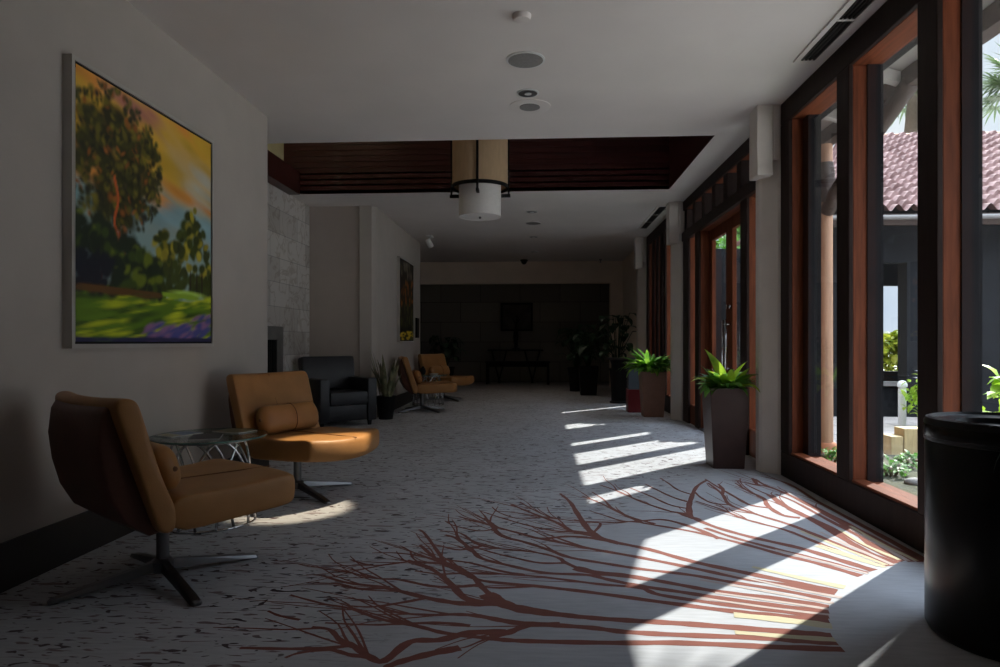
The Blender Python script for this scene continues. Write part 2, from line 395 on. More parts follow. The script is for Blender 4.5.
# fourth tree
br([(903, 561), (877, 548), (848, 527), (818, 510), (789, 495), (764, 484.6), (755, 479)], .06, .02)
br([(896, 563.5), (867, 552), (838, 535), (809, 518), (785, 506), (770, 495)], .05, .05)
br([(800, 518), (782, 515), (768, 506), (763, 498), (748, 491), (735, 483)], .05, .014)
br([(890.5, 566), (848, 549), (818, 536), (789, 524.5), (757, 514.6), (730, 505), (722, 494), (708, 483)], .05, .02)
br([(881, 566), (843, 553), (818, 543), (785, 530), (747, 520), (720, 509), (695, 501)], .045, .016)
br([(900, 562), (870, 548), (830, 527), (800, 513)], .04, .03)
br([(770, 508), (750, 505), (735, 497), (716, 486), (705, 479)], .04, .014)
br([(785, 507), (775, 498), (757, 490), (745, 484)], .03, .012)
br([(730, 505), (712, 503), (700, 497), (694, 491)], .03, .014)
br([(722, 494), (723, 489), (718, 484)], .03, .015)
br([(757, 514), (735, 511), (715, 505)], .03, .012)
# fifth tree along the window
br([(926, 561), (887, 539), (848, 518), (815, 500), (789, 484), (765, 477)], .05, .018)
br([(921, 562), (880, 541), (840, 520), (800, 500), (770, 487), (758, 485), (752, 478)], .045, .02)
br([(912, 562), (875, 544), (830, 521), (795, 502), (775, 494)], .045, .02)
br([(760, 486), (750, 484), (735, 480)], .03, .014)
# small twigs
random.seed(3)
for P, w0, w1 in MAIN:
    n = len(P)
    if n < 25: continue
    i0 = int(n * .5)
    for q in range(5):
        i = random.randint(i0, n - 3); p = P[i]; d = (P[min(i + 2, n - 1)] - P[i - 2]).normalized()
        a = math.atan2(d.y, d.x) + random.choice((-1, 1)) * random.uniform(.1, .4); l = random.uniform(.2, .6)
        pts = [(p.x, p.y)]
        for s_ in (.33, .66, 1):
            aa = a + random.uniform(-.08, .08); pts.append((p.x + math.cos(aa) * l * s_, p.y + math.sin(aa) * l * s_))
        ribbon(pts, random.uniform(.010, .018), .005, 1, 3)
# pale woven bands among the trunks
for px, a, b, mi in (([(845, 587.5), (800, 578), (752, 567)], .055, .03, 2), ([(842, 598), (790, 588), (720, 572)], .03, .02, 3), ([(834, 603.5), (780, 594), (700, 580)], .03, .02, 3),
                     ([(829, 609.5), (780, 602), (715, 593)], .025, .02, 3), ([(832, 626.5), (790, 621), (734, 615)], .06, .05, 2), ([(835, 640), (790, 637), (735, 632.5)], .04, .03, 2),
                     ([(829, 615), (770, 608), (700, 598)], .02, .02, 3), ([(880, 566), (850, 557), (816, 546)], .045, .03, 2), ([(868, 574), (820, 561), (775, 550)], .025, .02, 3),
                     ([(900, 560), (865, 545), (840, 530)], .03, .02, 2), ([(893, 565), (850, 546), (820, 532)], .03, .02, 3), ([(917, 561), (880, 543), (850, 526)], .025, .02, 2),
                     ([(886, 565), (850, 551), (800, 531)], .03, .02, 2), ([(885, 567.5), (850, 555), (820, 545)], .03, .02, 2), ([(908, 561), (880, 545.5), (850, 529)], .03, .02, 3)):
    rb(px, a, b, mi)
bmesh.ops.recalc_face_normals(FL.bm, faces=FL.bm.faces[:])
for f in FL.bm.faces:
    if f.normal.z < 0: f.normal_flip()
me = bpy.data.meshes.new('floor'); FL.bm.to_mesh(me); FL.bm.free()
for k in ('carpet', 'branch', 'tanband', 'pinkband'): me.materials.append(M[k])
struct(link('floor', me))

# ------------------------------------------------------------------ room shell
YB = -3.0
CY0, CY1, CX0, CX1, CTOP = 6.44, 8.68, -3.28, 1.655, 4.5    # raised ceiling well
struct(bx('wall_left', XL - .25, XL, YB, 5.68, 0, H, M['wall']))
struct(bx('baseboard_left', XL, XL + .015, YB, 5.68, 0, .215, M['base']))
struct(bx('wall_back', -2.6, 2.3, YB - .2, YB, 0, H, M['wall']))
# recess with marble chimney wall
mb = MB(); mb.box(-3.6, -3.33, 5.3, 7.35, 0, H); mb.box(-3.6, -3.33, 8.45, 9.47, 0, H); mb.box(-3.6, -3.33, 7.35, 8.45, 1.3, H); mb.box(-3.6, -3.33, 7.35, 8.45, 0, .35)
struct(mb.build('wall_chimney', M['marble']))
fp = empty('fireplace', (-3.33, 7.9, .35), 0, 'black fireplace opening with grey surround set in marble wall', 'fireplace')
mb = MB(); mb.box(-.02, .015, .35, .548, .002, .948); mb.box(-.02, .015, -.548, -.35, .002, .948); mb.box(-.02, .015, -.35, .35, .78, .948); mb.build('surround', M['fireframe'], fp)
bx('firebox', -.24, -.02, -.54, .54, .002, .9, M['firebox'], fp)
mb = MB()
for k in range(13): mb.box(.0, .01, -.33 + k * .055 - .004, -.33 + k * .055 + .004, .005, .775)
mb.build('screen', M['black'], fp)
struct(bx('wall_recess', -3.7, -2.59, 9.47, 9.7, 0, H, M['wall_warm']))
mb = MB(); mb.prism([(-2.6, 9.47), (-2.585, 9.44), (-2.42, 9.47), (XL, 9.56), (XL, 13.1), (-2.6, 13.1)], 0, H); struct(mb.build('wall_left_far', M['wall']))
struct(bx('baseboard_left_far', XL, XL + .015, 9.6, 13.1, 0, .215, M['base']))
struct(bx('wall_recess_side', XL - 1.23, XL - .25, 5.45, 5.68, 0, H, M['wall']))
# lobby beyond
struct(bx('wall_far_left', -6.2, -6, 12.9, 18.6, 0, H, M['wall_warm']))
struct(bx('wall_lobby', -6.2, -2.6, 12.9, 13.1, 0, H, M['wall_warm']))
mb = MB(); mb.box(-6.0, 1.70, 16.25, 16.5, 2.53, H); mb.box(1.70, 2.3, 16.25, 16.5, 0, H); struct(mb.build('wall_far', M['cream']))
struct(bx('wall_alcove', -6.0, 2.3, 18.4, 18.6, 0, 3.06, M['stone_dark']))
struct(bx('wall_alcove_right', 2.0, 2.2, 16.5, 18.4, 0, 3.06, M['stone_dark']))
# ceiling
mb = MB(); T = .3
mb.box(-6.2, 2.35, YB, CY0, H, H + T); mb.box(-6.2, 2.35, CY1, 18.6, H, H + T)
mb.box(CX1 + .06, 2.35, CY0, CY1, H, H + T); mb.box(CX1, CX1 + .06, CY0, CY1, H, H + .001)
struct(mb.build('ceiling', M['ceil']))
# well linings
mb = MB()
mb.box(CX0, CX1, CY1, CY1 + .08, H + .001, CTOP)
for k in range(18): mb.box(CX0, CX1, CY1 - .012, CY1, H + .05 + k * .075, H + .10 + k * .075)
M['slats'] = (mat('dark_red_slats', (.060, .012, .011), .45, var=.3, scale=5, stretch=(.3, 4, 8), coat=.2)); struct(mb.build('trim_1', M['slats']))
struct(bx('trim_2', CX1, CX1 + .06, CY0, CY1 + .08, H + .001, CTOP, M['slats']))
struct(bx('trim_3', CX0 - .06, CX0 + .1, CY0 - .3, CY1, H - .005, H + .29, mat('dark_red_beam', (.05, .012, .010), .45, var=.3)))
struct(bx('trim_4', CX0 - .06, CX1 + .06, CY0 - .06, CY0, H + T, CTOP, M['wall_warm']))
struct(bx('wall_well', -3.62, -3.4, CY0 - .3, CY1 + .08, H + .001, CTOP, mat('yellow_cream_paint', (.58, .52, .30), .8, var=.05)))
struct(bx('wall_well_end', -3.7, CX0, CY1, CY1 + .08, H + .001, CTOP, M['slats']))
struct(bx('ceiling_well', -3.7, CX1 + .1, CY0 - .1, CY1 + .1, CTOP, CTOP + .1, M['ceil']))

# columns on the window side
def column(name, xf, y0, y1, yb):
    mb = MB()
    mb.prism([(xf, y1), (xf + .003, y0 + .03), (xf + .02, y0), (1.97, y0 - .1), (2.19, y0 - .1), (2.19, y1)], 0, H)
    mb.box(xf - .06, xf + .07, y0 - .125, y0 + .09, 2.48, H)
    mb.box(xf + .0701, 1.975, y0 - .125, y0 + .02, 2.60, H)
    return struct(mb.build(name, M['column'], bevel=.008))
column('wall_right_near', 1.85, 5.75, 5.86, 0)
column('wall_right_mid', 1.86, 9.56, 9.66, 0)
column('wall_right_far', 1.84, 12.7, 12.9, 0)
struct(bx('wall_right_end', 2.0, 2.3, 12.9, 16.25, 0, H, M['cream']))
struct(bx('wall_right_back', 2.0, 2.3, YB, 2.42, 0, H, M['wall']))

# ------------------------------------------------------------------ windows and doors
def bay(name, y0, y1, mulls, base=.2, head=2.885, x0=1.985, x1=2.2, gx=2.09):
    """fixed glazing: y0<y1 outer limits, mulls = list of (ya,yb) mullions between"""
    w = empty(name, (0, 0, 0)); w['kind'] = 'structure'
    mb = MB(); mb.box(x0, x0 + .03, y0, y1, 0, base); mb.box(x0, x0 + .03, y0, y1, head, H); mb.build('trim', M['dark_trim'], w, bevel=.006)
    mb = MB(); mb.box(x0 + .0301, x1, y0, y1, 0, base); mb.box(x0 + .0301, x1, y0, y1, head, H); mb.build('rail', M['wood_y'], w, bevel=.004)
    edges = [y0 + .1] + [v for m_ in sorted(mulls) for v in m_] + [y1 - .17]
    for a, b in [(y0, y0 + .1), (y1 - .17, y1)] + list(mulls):
        mb = MB(); mb.box(x0 + .0301, gx + .012, a, b, base, head); mb.build('mullion', M['wood'], w, bevel=.004)
        bx('mullion_trim', x0, x0 + .03, a - .004, b + .004, base, head, M['dark_trim'], w, bevel=.006)
        bx('outer_mullion', gx + .012, x1, a - (.10 if b == y1 else .01), min(b + .02, y1), base, head, M['ext_wood'], w)
    for a, b in zip(edges[::2], edges[1::2]):
        bx('sill', x0 + .012, gx - .004, a + .02, b - .02, base, base + .018, M['wood_y'], w, bevel=.004)
        bx('pane', gx - .003, gx + .003, a, b, base, head, M['glass'], w)
    return w
bay('window_1', 2.42, 5.64, [(4.43, 4.60), (3.47, 3.64)])
bay('window_2', 9.66, 12.6, [(11.85, 12.0), (11.45, 11.62), (11.05, 11.22), (10.75, 10.88), (9.95, 10.1)], base=.25)  # extra mullions added close together to keep sun strips off the floor

d = empty('door_1', (0, 0, 0)); d['kind'] = 'structure'
X0, X1 = 1.995, 2.2
HD = 2.50
for a, b in ((9.13, 9.46), (8.55, 8.74), (6.6, 6.79), (5.86, 6.21)):
    bx('post', X0 + .0301, X1, a, b, 0, HD, M['wood'], d, bevel=.004); bx('post_trim', X0, X0 + .03, a - .003, b + .003, 0, HD, M['dark_trim'], d, bevel=.006)
mb = MB(); mb.box(X0 + .0301, X1, 5.86, 9.46, HD, HD + .12); mb.box(X0 + .0301, X1, 5.86, 9.46, 2.93, H); mb.build('head_beam', M['wood_y'], d, bevel=.004)
mb = MB(); mb.box(X0 - .02, X0 + .03, 5.86, 9.46, HD, HD + .12); mb.box(X0, X0 + .03, 5.86, 9.46, 2.93, H)
for k in range(8):
    y = 5.86 + (9.46 - 5.86 - .14) * k / 7; mb.box(X0 + .02, X1 - .02, y, y + .14, HD + .12, 2.93)
mb.build('transom_mullion', M['dark_trim'], d, bevel=.006)
bx('transom_pane', 2.11, 2.116, 5.88, 9.44, HD + .12, 2.93, M['glass'], d)
for a, b in ((8.74, 9.13), (6.21, 6.6)):
    bx('kick_panel', X0 + .03, X1, a, b, 0, .26, M['wood'], d, bevel=.005)
    bx('sidelight_pane', 2.13, 2.136, a, b, .26, HD, M['glass'], d)
bx('threshold', 2.0, 2.3, 6.79, 8.55, .0, .015, M['steel'], d)
for a, b, hs in ((7.672, 8.55, 1), (6.79, 7.668, -1)):
    xa, xb = 2.13, 2.18
    lf = MB(); s_ = .125
    lf.box(xa, xb, a, a + s_, .016, HD - .005); lf.box(xa, xb, b - s_, b, .016, HD - .005)
    lf.box(xa, xb, a + s_, b - s_, .016, .26); lf.box(xa, xb, a + s_, b - s_, HD - .14, HD - .005)
    leaf = lf.build('door_leaf', M['wood'], d, bevel=.006)
    bx('pane', 2.152, 2.158, a + s_, b - s_, .26, HD - .14, M['glass'], leaf)
    yh = a + .06 if hs > 0 else b - .06
    hb = MB(); hb.tube([(2.075, yh, .75), (2.075, yh, 1.35)], .012, 10)
    for z in (.8, 1.3): hb.tube([(2.075, yh, z), (2.14, yh, z)], .009, 8)
    hb.build('handle', M['chrome'], leaf, smooth=True)
    hb = MB(); hb.lathe([(.026, 0), (.026, .014), (.018, .02)], 16)
    o = hb.build('lock', M['chrome'], leaf); o.rotation_euler = (0, -PI / 2, 0); o.location = (2.13, yh, 1.5)

# ------------------------------------------------------------------ furniture: swivel lounge chair
def lounge_chair(label, group):
    root = empty('lounge_chair', (0, 0, 0), 0, label, 'chair', group)
    W = .358
    def loft(prof, ny, bow, rnd=.024, W=W):
        # prof: closed polygon (x,z); rings across y with rounded ends
        ys = [-W, -W + rnd * .3, -W + rnd] + [(-W + rnd) + (2 * W - 2 * rnd) * k / ny for k in range(1, ny)] + [W - rnd, W - rnd * .3, W]
        cx = sum(p[0] for p in prof) / len(prof); cz = sum(p[1] for p in prof) / len(prof)
        rings = []
        for y in ys:
            e = max(0, abs(y) - (W - rnd)) / rnd
            s_ = rnd * (1 - math.sqrt(max(0, 1 - e * e)))
            ring = []
            for (x, z) in prof:
                dx, dz = x - cx, z - cz; l = math.hypot(dx, dz)
                bx_, bz_ = bow(x, y, z)
                ring.append((x - dx / l * s_ * .8 + bx_, y, z - dz / l * s_ * .8 + bz_))
            rings.append(ring)
        mb = MB(); mb.rings(rings); return mb
    t2 = lambda y: 1 - (y / W) ** 2
    seat_prof = [(-.14, .438), (-.05, .449), (.12, .447), (.28, .452), (.41, .465), (.458, .463), (.475, .445), (.475, .36), (.462, .325), (.42, .316), (.2, .304), (.0, .296), (-.13, .296)]
    def seat_bow(x, y, z):
        f = max(0, (x - .05) / .42)
        return (.085 * f * t2(y), -.018 * f * t2(y) * (1 if z > .38 else 1.6))
    loft(seat_prof, 10, seat_bow).build('seat', M['leather'], root, smooth=True, sub=1)
    back_prof = [(-.115, .44), (-.14, .50), (-.168, .59), (-.203, .71), (-.237, .815), (-.25, .86), (-.265, .873), (-.288, .878), (-.315, .875), (-.332, .858), (-.33, .83), (-.29, .70), (-.248, .56), (-.205, .42), (-.172, .325), (-.15, .300), (-.11, .296), (-.09, .33), (-.095, .39)]
    def back_bow(x, y, z):
        f = min(1, max(0, (z - .45) / .35))
        return (-.035 * f * t2(y), -.008 * f * t2(y))
    loft(back_prof, 10, back_bow).build('backrest', M['leather'], root, smooth=True, sub=1)
    # rear panel
    rp = [(-.333, .845), (-.352, .81), (-.368, .70), (-.358, .58), (-.33, .46), (-.275, .36), (-.18, .290)]
    pr = rp + [(-.12, .30), (-.19, .42), (-.24, .58), (-.28, .70), (-.318, .83)]
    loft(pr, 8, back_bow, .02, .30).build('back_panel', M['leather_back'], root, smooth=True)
    # centre seams
    sm = MB()
    def bowp(p, y, fn): b = fn(p[0], y, p[1]); return (p[0] + b[0], y, p[1] + b[1])
    sm.tube([bowp((-.144 - .113 * k / 8, .515 + .352 * k / 8), 0, back_bow) for k in range(9)], .0035, 6)
    sm.tube([bowp((-.1 + .57 * k / 8, .451 + .012 * k / 8), 0, seat_bow) for k in range(9)], .003, 6)
    sm.build('seam', M['seam'], root, smooth=True)
    # base
    b = MB(); b.lathe([(.028, .06), (.028, .295), (.09, .296), (.09, .305)], 20); b.build('column', M['steel'], root, smooth=True, angle=30)
    b = MB(); b.lathe([(.03, .035), (.05, .04), (.05, .085), (.035, .1)], 20); b.build('hub', M['steel'], root, smooth=True, angle=30)
    ul = MB(); ul.box(-.1, .1, -.1, .1, .286, .305); ul.build('mount_plate', M['black'], root, bevel=.004)
    legm = None
    for k in range(4):
        l = MB()
        rings = []
        for s_, hw, zt, zb in ((.03, .022, .092, .045), (.2, .024, .062, .03), (.38, .027, .032, .012), (.435, .026, .022, .004), (.45, .016, .014, .002)):
            rings.append([(s_, -hw, zb), (s_, hw, zb), (s_, hw * .7, zt), (s_, -hw * .7, zt)])
        l.rings(rings); o = l.build('leg', M['steel'], root, bevel=.003)
        o['_a'] = k
        o.rotation_euler = (0, 0, PI / 4 + k * PI / 2)
    return root
CH = 'tan leather swivel lounge chairs along the left wall'
def place_chair(src, x, y, phi, label):
    c = src if src.name not in used else copy_tree(src)
    used.add(src.name)
    c.location = (x, y, 0); c.rotation_euler = (0, 0, phi); c['label'] = label; c['group'] = CH
    for ch in c.children:
        if ch.name.startswith('leg'): ch.rotation_euler = (0, 0, R(47) - phi + ch['_a'] * PI / 2)
    return c
used = set()
chA = lounge_chair('x', CH)
chairs = [(-1.75, 3.0, R(54), 'tan leather swivel lounge chair in left foreground, its dark back panel turned to us'),
          (-1.76, 4.75, R(-25), 'tan leather swivel lounge chair with brightly lit seat behind the round glass table'),
          (-1.88, 10.55, R(16), 'distant tan lounge chair beside the snake plant, nearer of the far pair'),
          (-1.83, 12.55, R(-30), 'farthest tan lounge chair near the end of the left wall')]
for a in chairs: place_chair(chA, *a)
# bolster cushions
def cushion():
    root = MB(); rings = []
    n = 20; ny = 14; Wd = .285
    for k in range(ny + 1):
        y = -Wd + 2 * Wd * k / ny; e = abs(y) / Wd
        s_ = (1 - e ** 12) ** .5 * (.92 + .10 * e * e) if e < 1 else .25
        s_ = max(s_, .4)
        ring = []
        for j in range(n):
            a = 2 * PI * j / n; ca, sa = math.cos(a), math.sin(a)
            rx = .062 * math.copysign(abs(ca) ** .8, ca); rz = .108 * math.copysign(abs(sa) ** .8, sa)
            ring.append((rx * s_ + .015 * math.cos(y * 7), y, rz * s_))
        rings.append(ring)
    root.rings(rings)
    o = root.build('bolster_cushion', M['leather'], None, smooth=True, sub=1)
    s2 = MB(); s2.tube([(.069 * math.cos(2 * PI * k / 24) * 1.05 + .015, 0, .1 * math.sin(2 * PI * k / 24)) for k in range(25)], .003, 6)
    s2.build('seam', M['seam'], o, smooth=True)
    for s_ in (-1, 1):
        s3 = MB(); s3.lathe([(.012, 0), (.01, .006), (0.002, .008)], 12); q = s3.build('button', M['seam'], o); q.location = (.015, s_ * .277, 0); q.rotation_euler = (-s_ * PI / 2, 0, 0)
    return o
cu0 = cushion()
for i, (x, y, phi, _) in enumerate(chairs):
    c = cu0 if i == 0 else copy_tree(cu0)
    off = Vector((-.085, 0, 0)); off.rotate(Matrix.Rotation(phi, 3, 'Z'))
    c.location = (x + off.x, y + off.y, .55); c.rotation_euler = (0, R(-16), phi)
    tag(c, ['tan leather bolster cushion on the foreground lounge chair', 'tan leather bolster cushion on the brightly lit lounge chair', 'small tan bolster cushion on the lounge chair beside the snake plant', 'small tan bolster cushion on the farthest lounge chair'][i], 'cushion', 'tan leather bolster cushions')

# round glass tables
def glass_table():
    root = empty('side_table', (0, 0, 0))
    r, h = .335, .52
    t = MB(); t.lathe([(r - .004, h), (r, h + .003), (r, h + .009), (r - .004, h + .012)], 64); tt = t.build('tabletop', M['tglass'], root, smooth=True, angle=30)
    t = MB(); n = 64
    t.rings([[((r + .0005 + (.002 if 0 < q < 3 else 0)) * math.cos(2 * PI * k / n), (r + .0005 + (.002 if 0 < q < 3 else 0)) * math.sin(2 * PI * k / n), h + zz) for k in range(n)] for q, zz in enumerate((.001, .003, .009, .011))], False, False)
    t.build('edge', M['tedge'], tt, smooth=True)
    for nm, rr, z in (('top_ring', .27, h - .008), ('base_ring', .27, .008)):
        b = MB(); b.tube([(rr * math.cos(2 * PI * k / 48), rr * math.sin(2 * PI * k / 48), z) for k in range(49)], .007, 8, False); b.build(nm, M['chrome'], root, smooth=True)
    for k in range(8):
        b = MB(); pts = []
        for j in range(25):
            s_ = j / 24; a = 2 * PI * k / 8 + (s_ - .5) * PI * .62
            z = .010 + (h - .022) * (1 - (2 * s_ - 1) ** 2) ** .62 if 0 < s_ < 1 else .010
            rr = .27 - .07 * math.sin(s_ * PI)
            pts.append((rr * math.cos(a), rr * math.sin(a), z))
        b.tube(pts, .0085, 8); b.build('hoop', M['chrome'], root, smooth=True)
    return root
TG = 'round glass side tables on chrome hoops'
t1 = glass_table(); t1.location = (-2.02, 3.97, 0)
tag(t1, 'round glass side table on looping chrome hoops between the two near lounge chairs', 'table', TG)
t2_ = copy_tree(t1); t2_.location = (-1.95, 11.55, 0)
tag(t2_, 'small distant glass side table between the two far lounge chairs', 'table', TG)
def magazine(x, y, rz, w, l, cols, label):
    mb = MB(); mb.box(-w / 2, w / 2, -l / 2, l / 2, 0, .006)
    o = mb.build('magazine', M['paper'], None, bevel=.001); o.location = (x, y, .5335); o.rotation_euler = (0, 0, rz)
    tag(o, label, 'magazine', 'magazines on the glass table')
    for i, (a, b, c_, d_, cl) in enumerate(cols):
        q = MB(); q.box(a * w / 2, b * w / 2, c_ * l / 2, d_ * l / 2, .0061, .0066); q.build('cover_panel', mat('cover_ink', cl, .35), o)
    return o
magazine(-1.98, 3.85, R(20), .17, .22, [(-1, 1, -1, 1, (.02, .02, .025)), ], 'dark covered magazine lying on the near glass table')
magazine(-2.2, 3.95, R(-25), .16, .22, [(-.9, .9, -.2, .9, (.10, .16, .30)), (-.9, .9, -.9, -.3, (.4, .36, .2))], 'blue and straw covered magazine on the near glass table')
magazine(-1.93, 4.12, R(70), .16, .22, [(-.95, .95, -.95, .95, (.16, .14, .06)), ], 'olive covered magazine at the right edge of the near glass table')
mb = MB(); mb.lathe([(.03, 0), (.06, .004), (.085, .022), (.082, .022), (.055, .008), (.01, .007)], 32)
o = mb.build('dish', M['white'], None, smooth=True); o.location = (-1.83, 11.42, .533); tag(o, 'small white dish on the far glass table', 'dish')
mb = MB(); mb.lathe([(.035, 0), (.05, .03), (.055, .06), (.04, .10), (.02, .13), (.022, .14)], 24)
o = mb.build('vase', M['black'], None, smooth=True); o.location = (-2.05, 11.6, .533); tag(o, 'small black vase on the far glass table', 'vase')

# black armchair
ac = empty('armchair', (-2.71, 8.75, 0), R(43), 'black leather armchair with square arms standing before the recess wall', 'armchair')
def part(name, mb, m, parent, **k): return mb.build(name, m, parent, **k)
wd, dp = .40, .38
for s_ in (-1, 1):
    x0, x1 = (-wd, -wd + .13) if s_ < 0 else (wd - .13, wd)
    part('armrest', MB().box(x0, x1, -dp, dp - .08, (.07), .625, bev=.025), M['black_leather'], ac, smooth=True, angle=40)
part('body', MB().box(-wd + .132, wd - .132, -dp + .03, dp - .05, .08, .28, bev=.01), M['black_leather'], ac, smooth=True, angle=40)
part('seat', MB().box(-wd + .134, wd - .134, -dp - .005, dp - .2, .285, .455, bev=.03), M['black_leather'], ac, smooth=True, angle=40)
MT = Matrix.Translation((0, dp - .16, .44)) @ Matrix.Rotation(R(-9), 4, 'X')
part('backrest', MB().box(-wd + .02, wd - .02, -.06, .11, (.02), .47, MT, bev=.04), M['black_leather'], ac, smooth=True, angle=40)
part('back_frame', MB().box(-wd + .133, wd - .133, dp - .1, dp - .03, .09, .50, bev=.01), M['black_leather'], ac, smooth=True, angle=40)
for sx in (-1, 1):
    for sy in (-1, 1):
        part('leg', MB().rings([[(sx * (wd - .06) + a * q, sy * (dp - .1) + b * q, z) for a, b in ((-1, -1), (1, -1), (1, 1), (-1, 1))] for q, z in ((.018, 0), (.026, .085))]), M['black'], ac)

# ------------------------------------------------------------------ leaf helpers
def add_leaf(mb, base, yaw, elev, length, width, droop, fold=.25, n=7, twist=0, tip=1.0):
    """one blade with a mid rib, starting at base and bending down"""
    p = Vector(base); e = elev; rows = []
    for i in range(n + 1):
        s_ = i / n
        d_ = Vector((math.cos(yaw) * math.cos(e), math.sin(yaw) * math.cos(e), math.sin(e)))
        side = Vector((-math.sin(yaw + twist), math.cos(yaw + twist), 0))
        up = side.cross(d_) * -1
        w = width * (math.sin(PI * min(1, (.06 + .94 * s_)) ** .8) ** .9) * .5 if s_ < 1 else 0.0006
        w = max(w, .0012)
        nrm = d_.cross(side)
        rows.append((p + side * w + nrm * w * fold, p.copy(), p - side * w + nrm * w * fold))
        p = p + d_ * (length / n); e -= droop / n
    vr = [[mb.bm.verts.new(q) for q in r] for r in rows]
    for a, b in zip(vr, vr[1:]):
        for k in range(2): mb.face([a[k], a[k + 1], b[k + 1], b[k]])
def rosette(mb, c, n, L0, L1, W0, W1, e0, e1, droop, rnd, spread=.03):
    for k in range(n):
        yaw = rnd.uniform(0, 2 * PI); q = rnd.random()
        r_ = spread * math.sqrt(rnd.random())
        add_leaf(mb, (c[0] + r_ * math.cos(yaw), c[1] + r_ * math.sin(yaw), c[2]), yaw + rnd.uniform(-.4, .4), rnd.uniform(e0, e1), rnd.uniform(L0, L1), rnd.uniform(W0, W1), droop * rnd.uniform(.5, 1.3), fold=rnd.uniform(.1, .5))

def tall_planter(x, y, bw, tw, h, m, label, rz=0):
    root = empty('planter', (x, y, 0), rz, label, 'planter', 'tall square planters by the columns')
    mb = MB(); q = lambda w, z: [(-w, -w, z), (w, -w, z), (w, w, z), (-w, w, z)]
    mb.rings([q(bw / 2, 0), q(tw / 2, h), q(tw / 2 - .018, h), q(tw / 2 - .022, h - .05)], True, False)
    mb.build('pot', m, root, bevel=.005)
    s_ = MB(); s_.rings([q(tw / 2 - .026, h - .065), q(tw / 2 - .026, h - .04)]); s_.build('soil', M['soil'], root)
    return root
p1 = tall_planter(1.635, 6.02, .265, .335, .70, M['planter'], 'tall tapered dark brown planter with low bright leaves by the near column')
rnd = random.Random(5)
mb = MB(); rosette(mb, (0, 0, .66), 85, .18, .32, .055, .095, .6, 1.5, 1.6, rnd, .11); mb.build('foliage', M['leaf_mid'], p1, smooth=True)
mb = MB(); rosette(mb, (0.02, -.02, .66), 24, .2, .32, .055, .085, .8, 1.45, 1.5, rnd, .09)
add_leaf(mb, (-.02, -.05, .66), 2.9, 1.5, .42, .10, .75, n=10, twist=1.25); add_leaf(mb, (.04, -.04, .66), .3, 1.4, .33, .08, .9, twist=-1.2)
mb.build('bright_foliage', M['leaf_lime'], p1, smooth=True)
mb = MB(); add_leaf(mb, (.1, .02, .66), .1, .6, .34, .04, .9); mb.build('drooping_leaf', M['leaf_dark'], p1, smooth=True)
p2 = tall_planter(1.66, 10.0, .285, .36, .665, M['planter2'], 'tall tapered terracotta brown planter with bushy green plant by the middle column')
mb = MB(); rosette(mb, (0, 0, .63), 110, .28, .48, .075, .12, .7, 1.5, 1.7, rnd, .14); mb.build('foliage', M['leaf_mid'], p2, smooth=True)
mb = MB(); rosette(mb, (-.04, -.06, .64), 40, .26, .46, .07, .11, .7, 1.45, 1.8, rnd, .13); mb.build('bright_foliage', M['leaf'], p2, smooth=True)

# snake plant
sp = empty('snake_plant', (-2.20, 9.42, 0), 0, 'snake plant with upright pale striped leaves in dark pot beside the black armchair', 'plant')
mb = MB(); mb.lathe([(.10, 0), (.14, .30), (.15, .31), (.15, .33), (.135, .33), (.13, .29)], 28, cap1=False); mb.build('pot', M['black'], sp, smooth=True, angle=40)
mb = MB(); mb.lathe([(.131, .28), (.131, .30)], 28); mb.build('soil', M['soil'], sp)
mb = MB(); rnd = random.Random(2)
for k in range(17):
    a = rnd.uniform(0, 2 * PI); r_ = rnd.uniform(.01, .09); add_leaf(mb, (r_ * math.cos(a), r_ * math.sin(a), .29), a, rnd.uniform(1.2, 1.5), rnd.uniform(.38, .66), .07, rnd.uniform(-.05, .25), fold=.4)
add_leaf(mb, (-.05, -.02, .29), PI, 1.33, .85, .05, .02, fold=.4); add_leaf(mb, (-.04, 0, .29), PI + .3, 1.4, .7, .05, .1, fold=.4)
mb.build('foliage', M['leaf_snake'], sp, smooth=True)
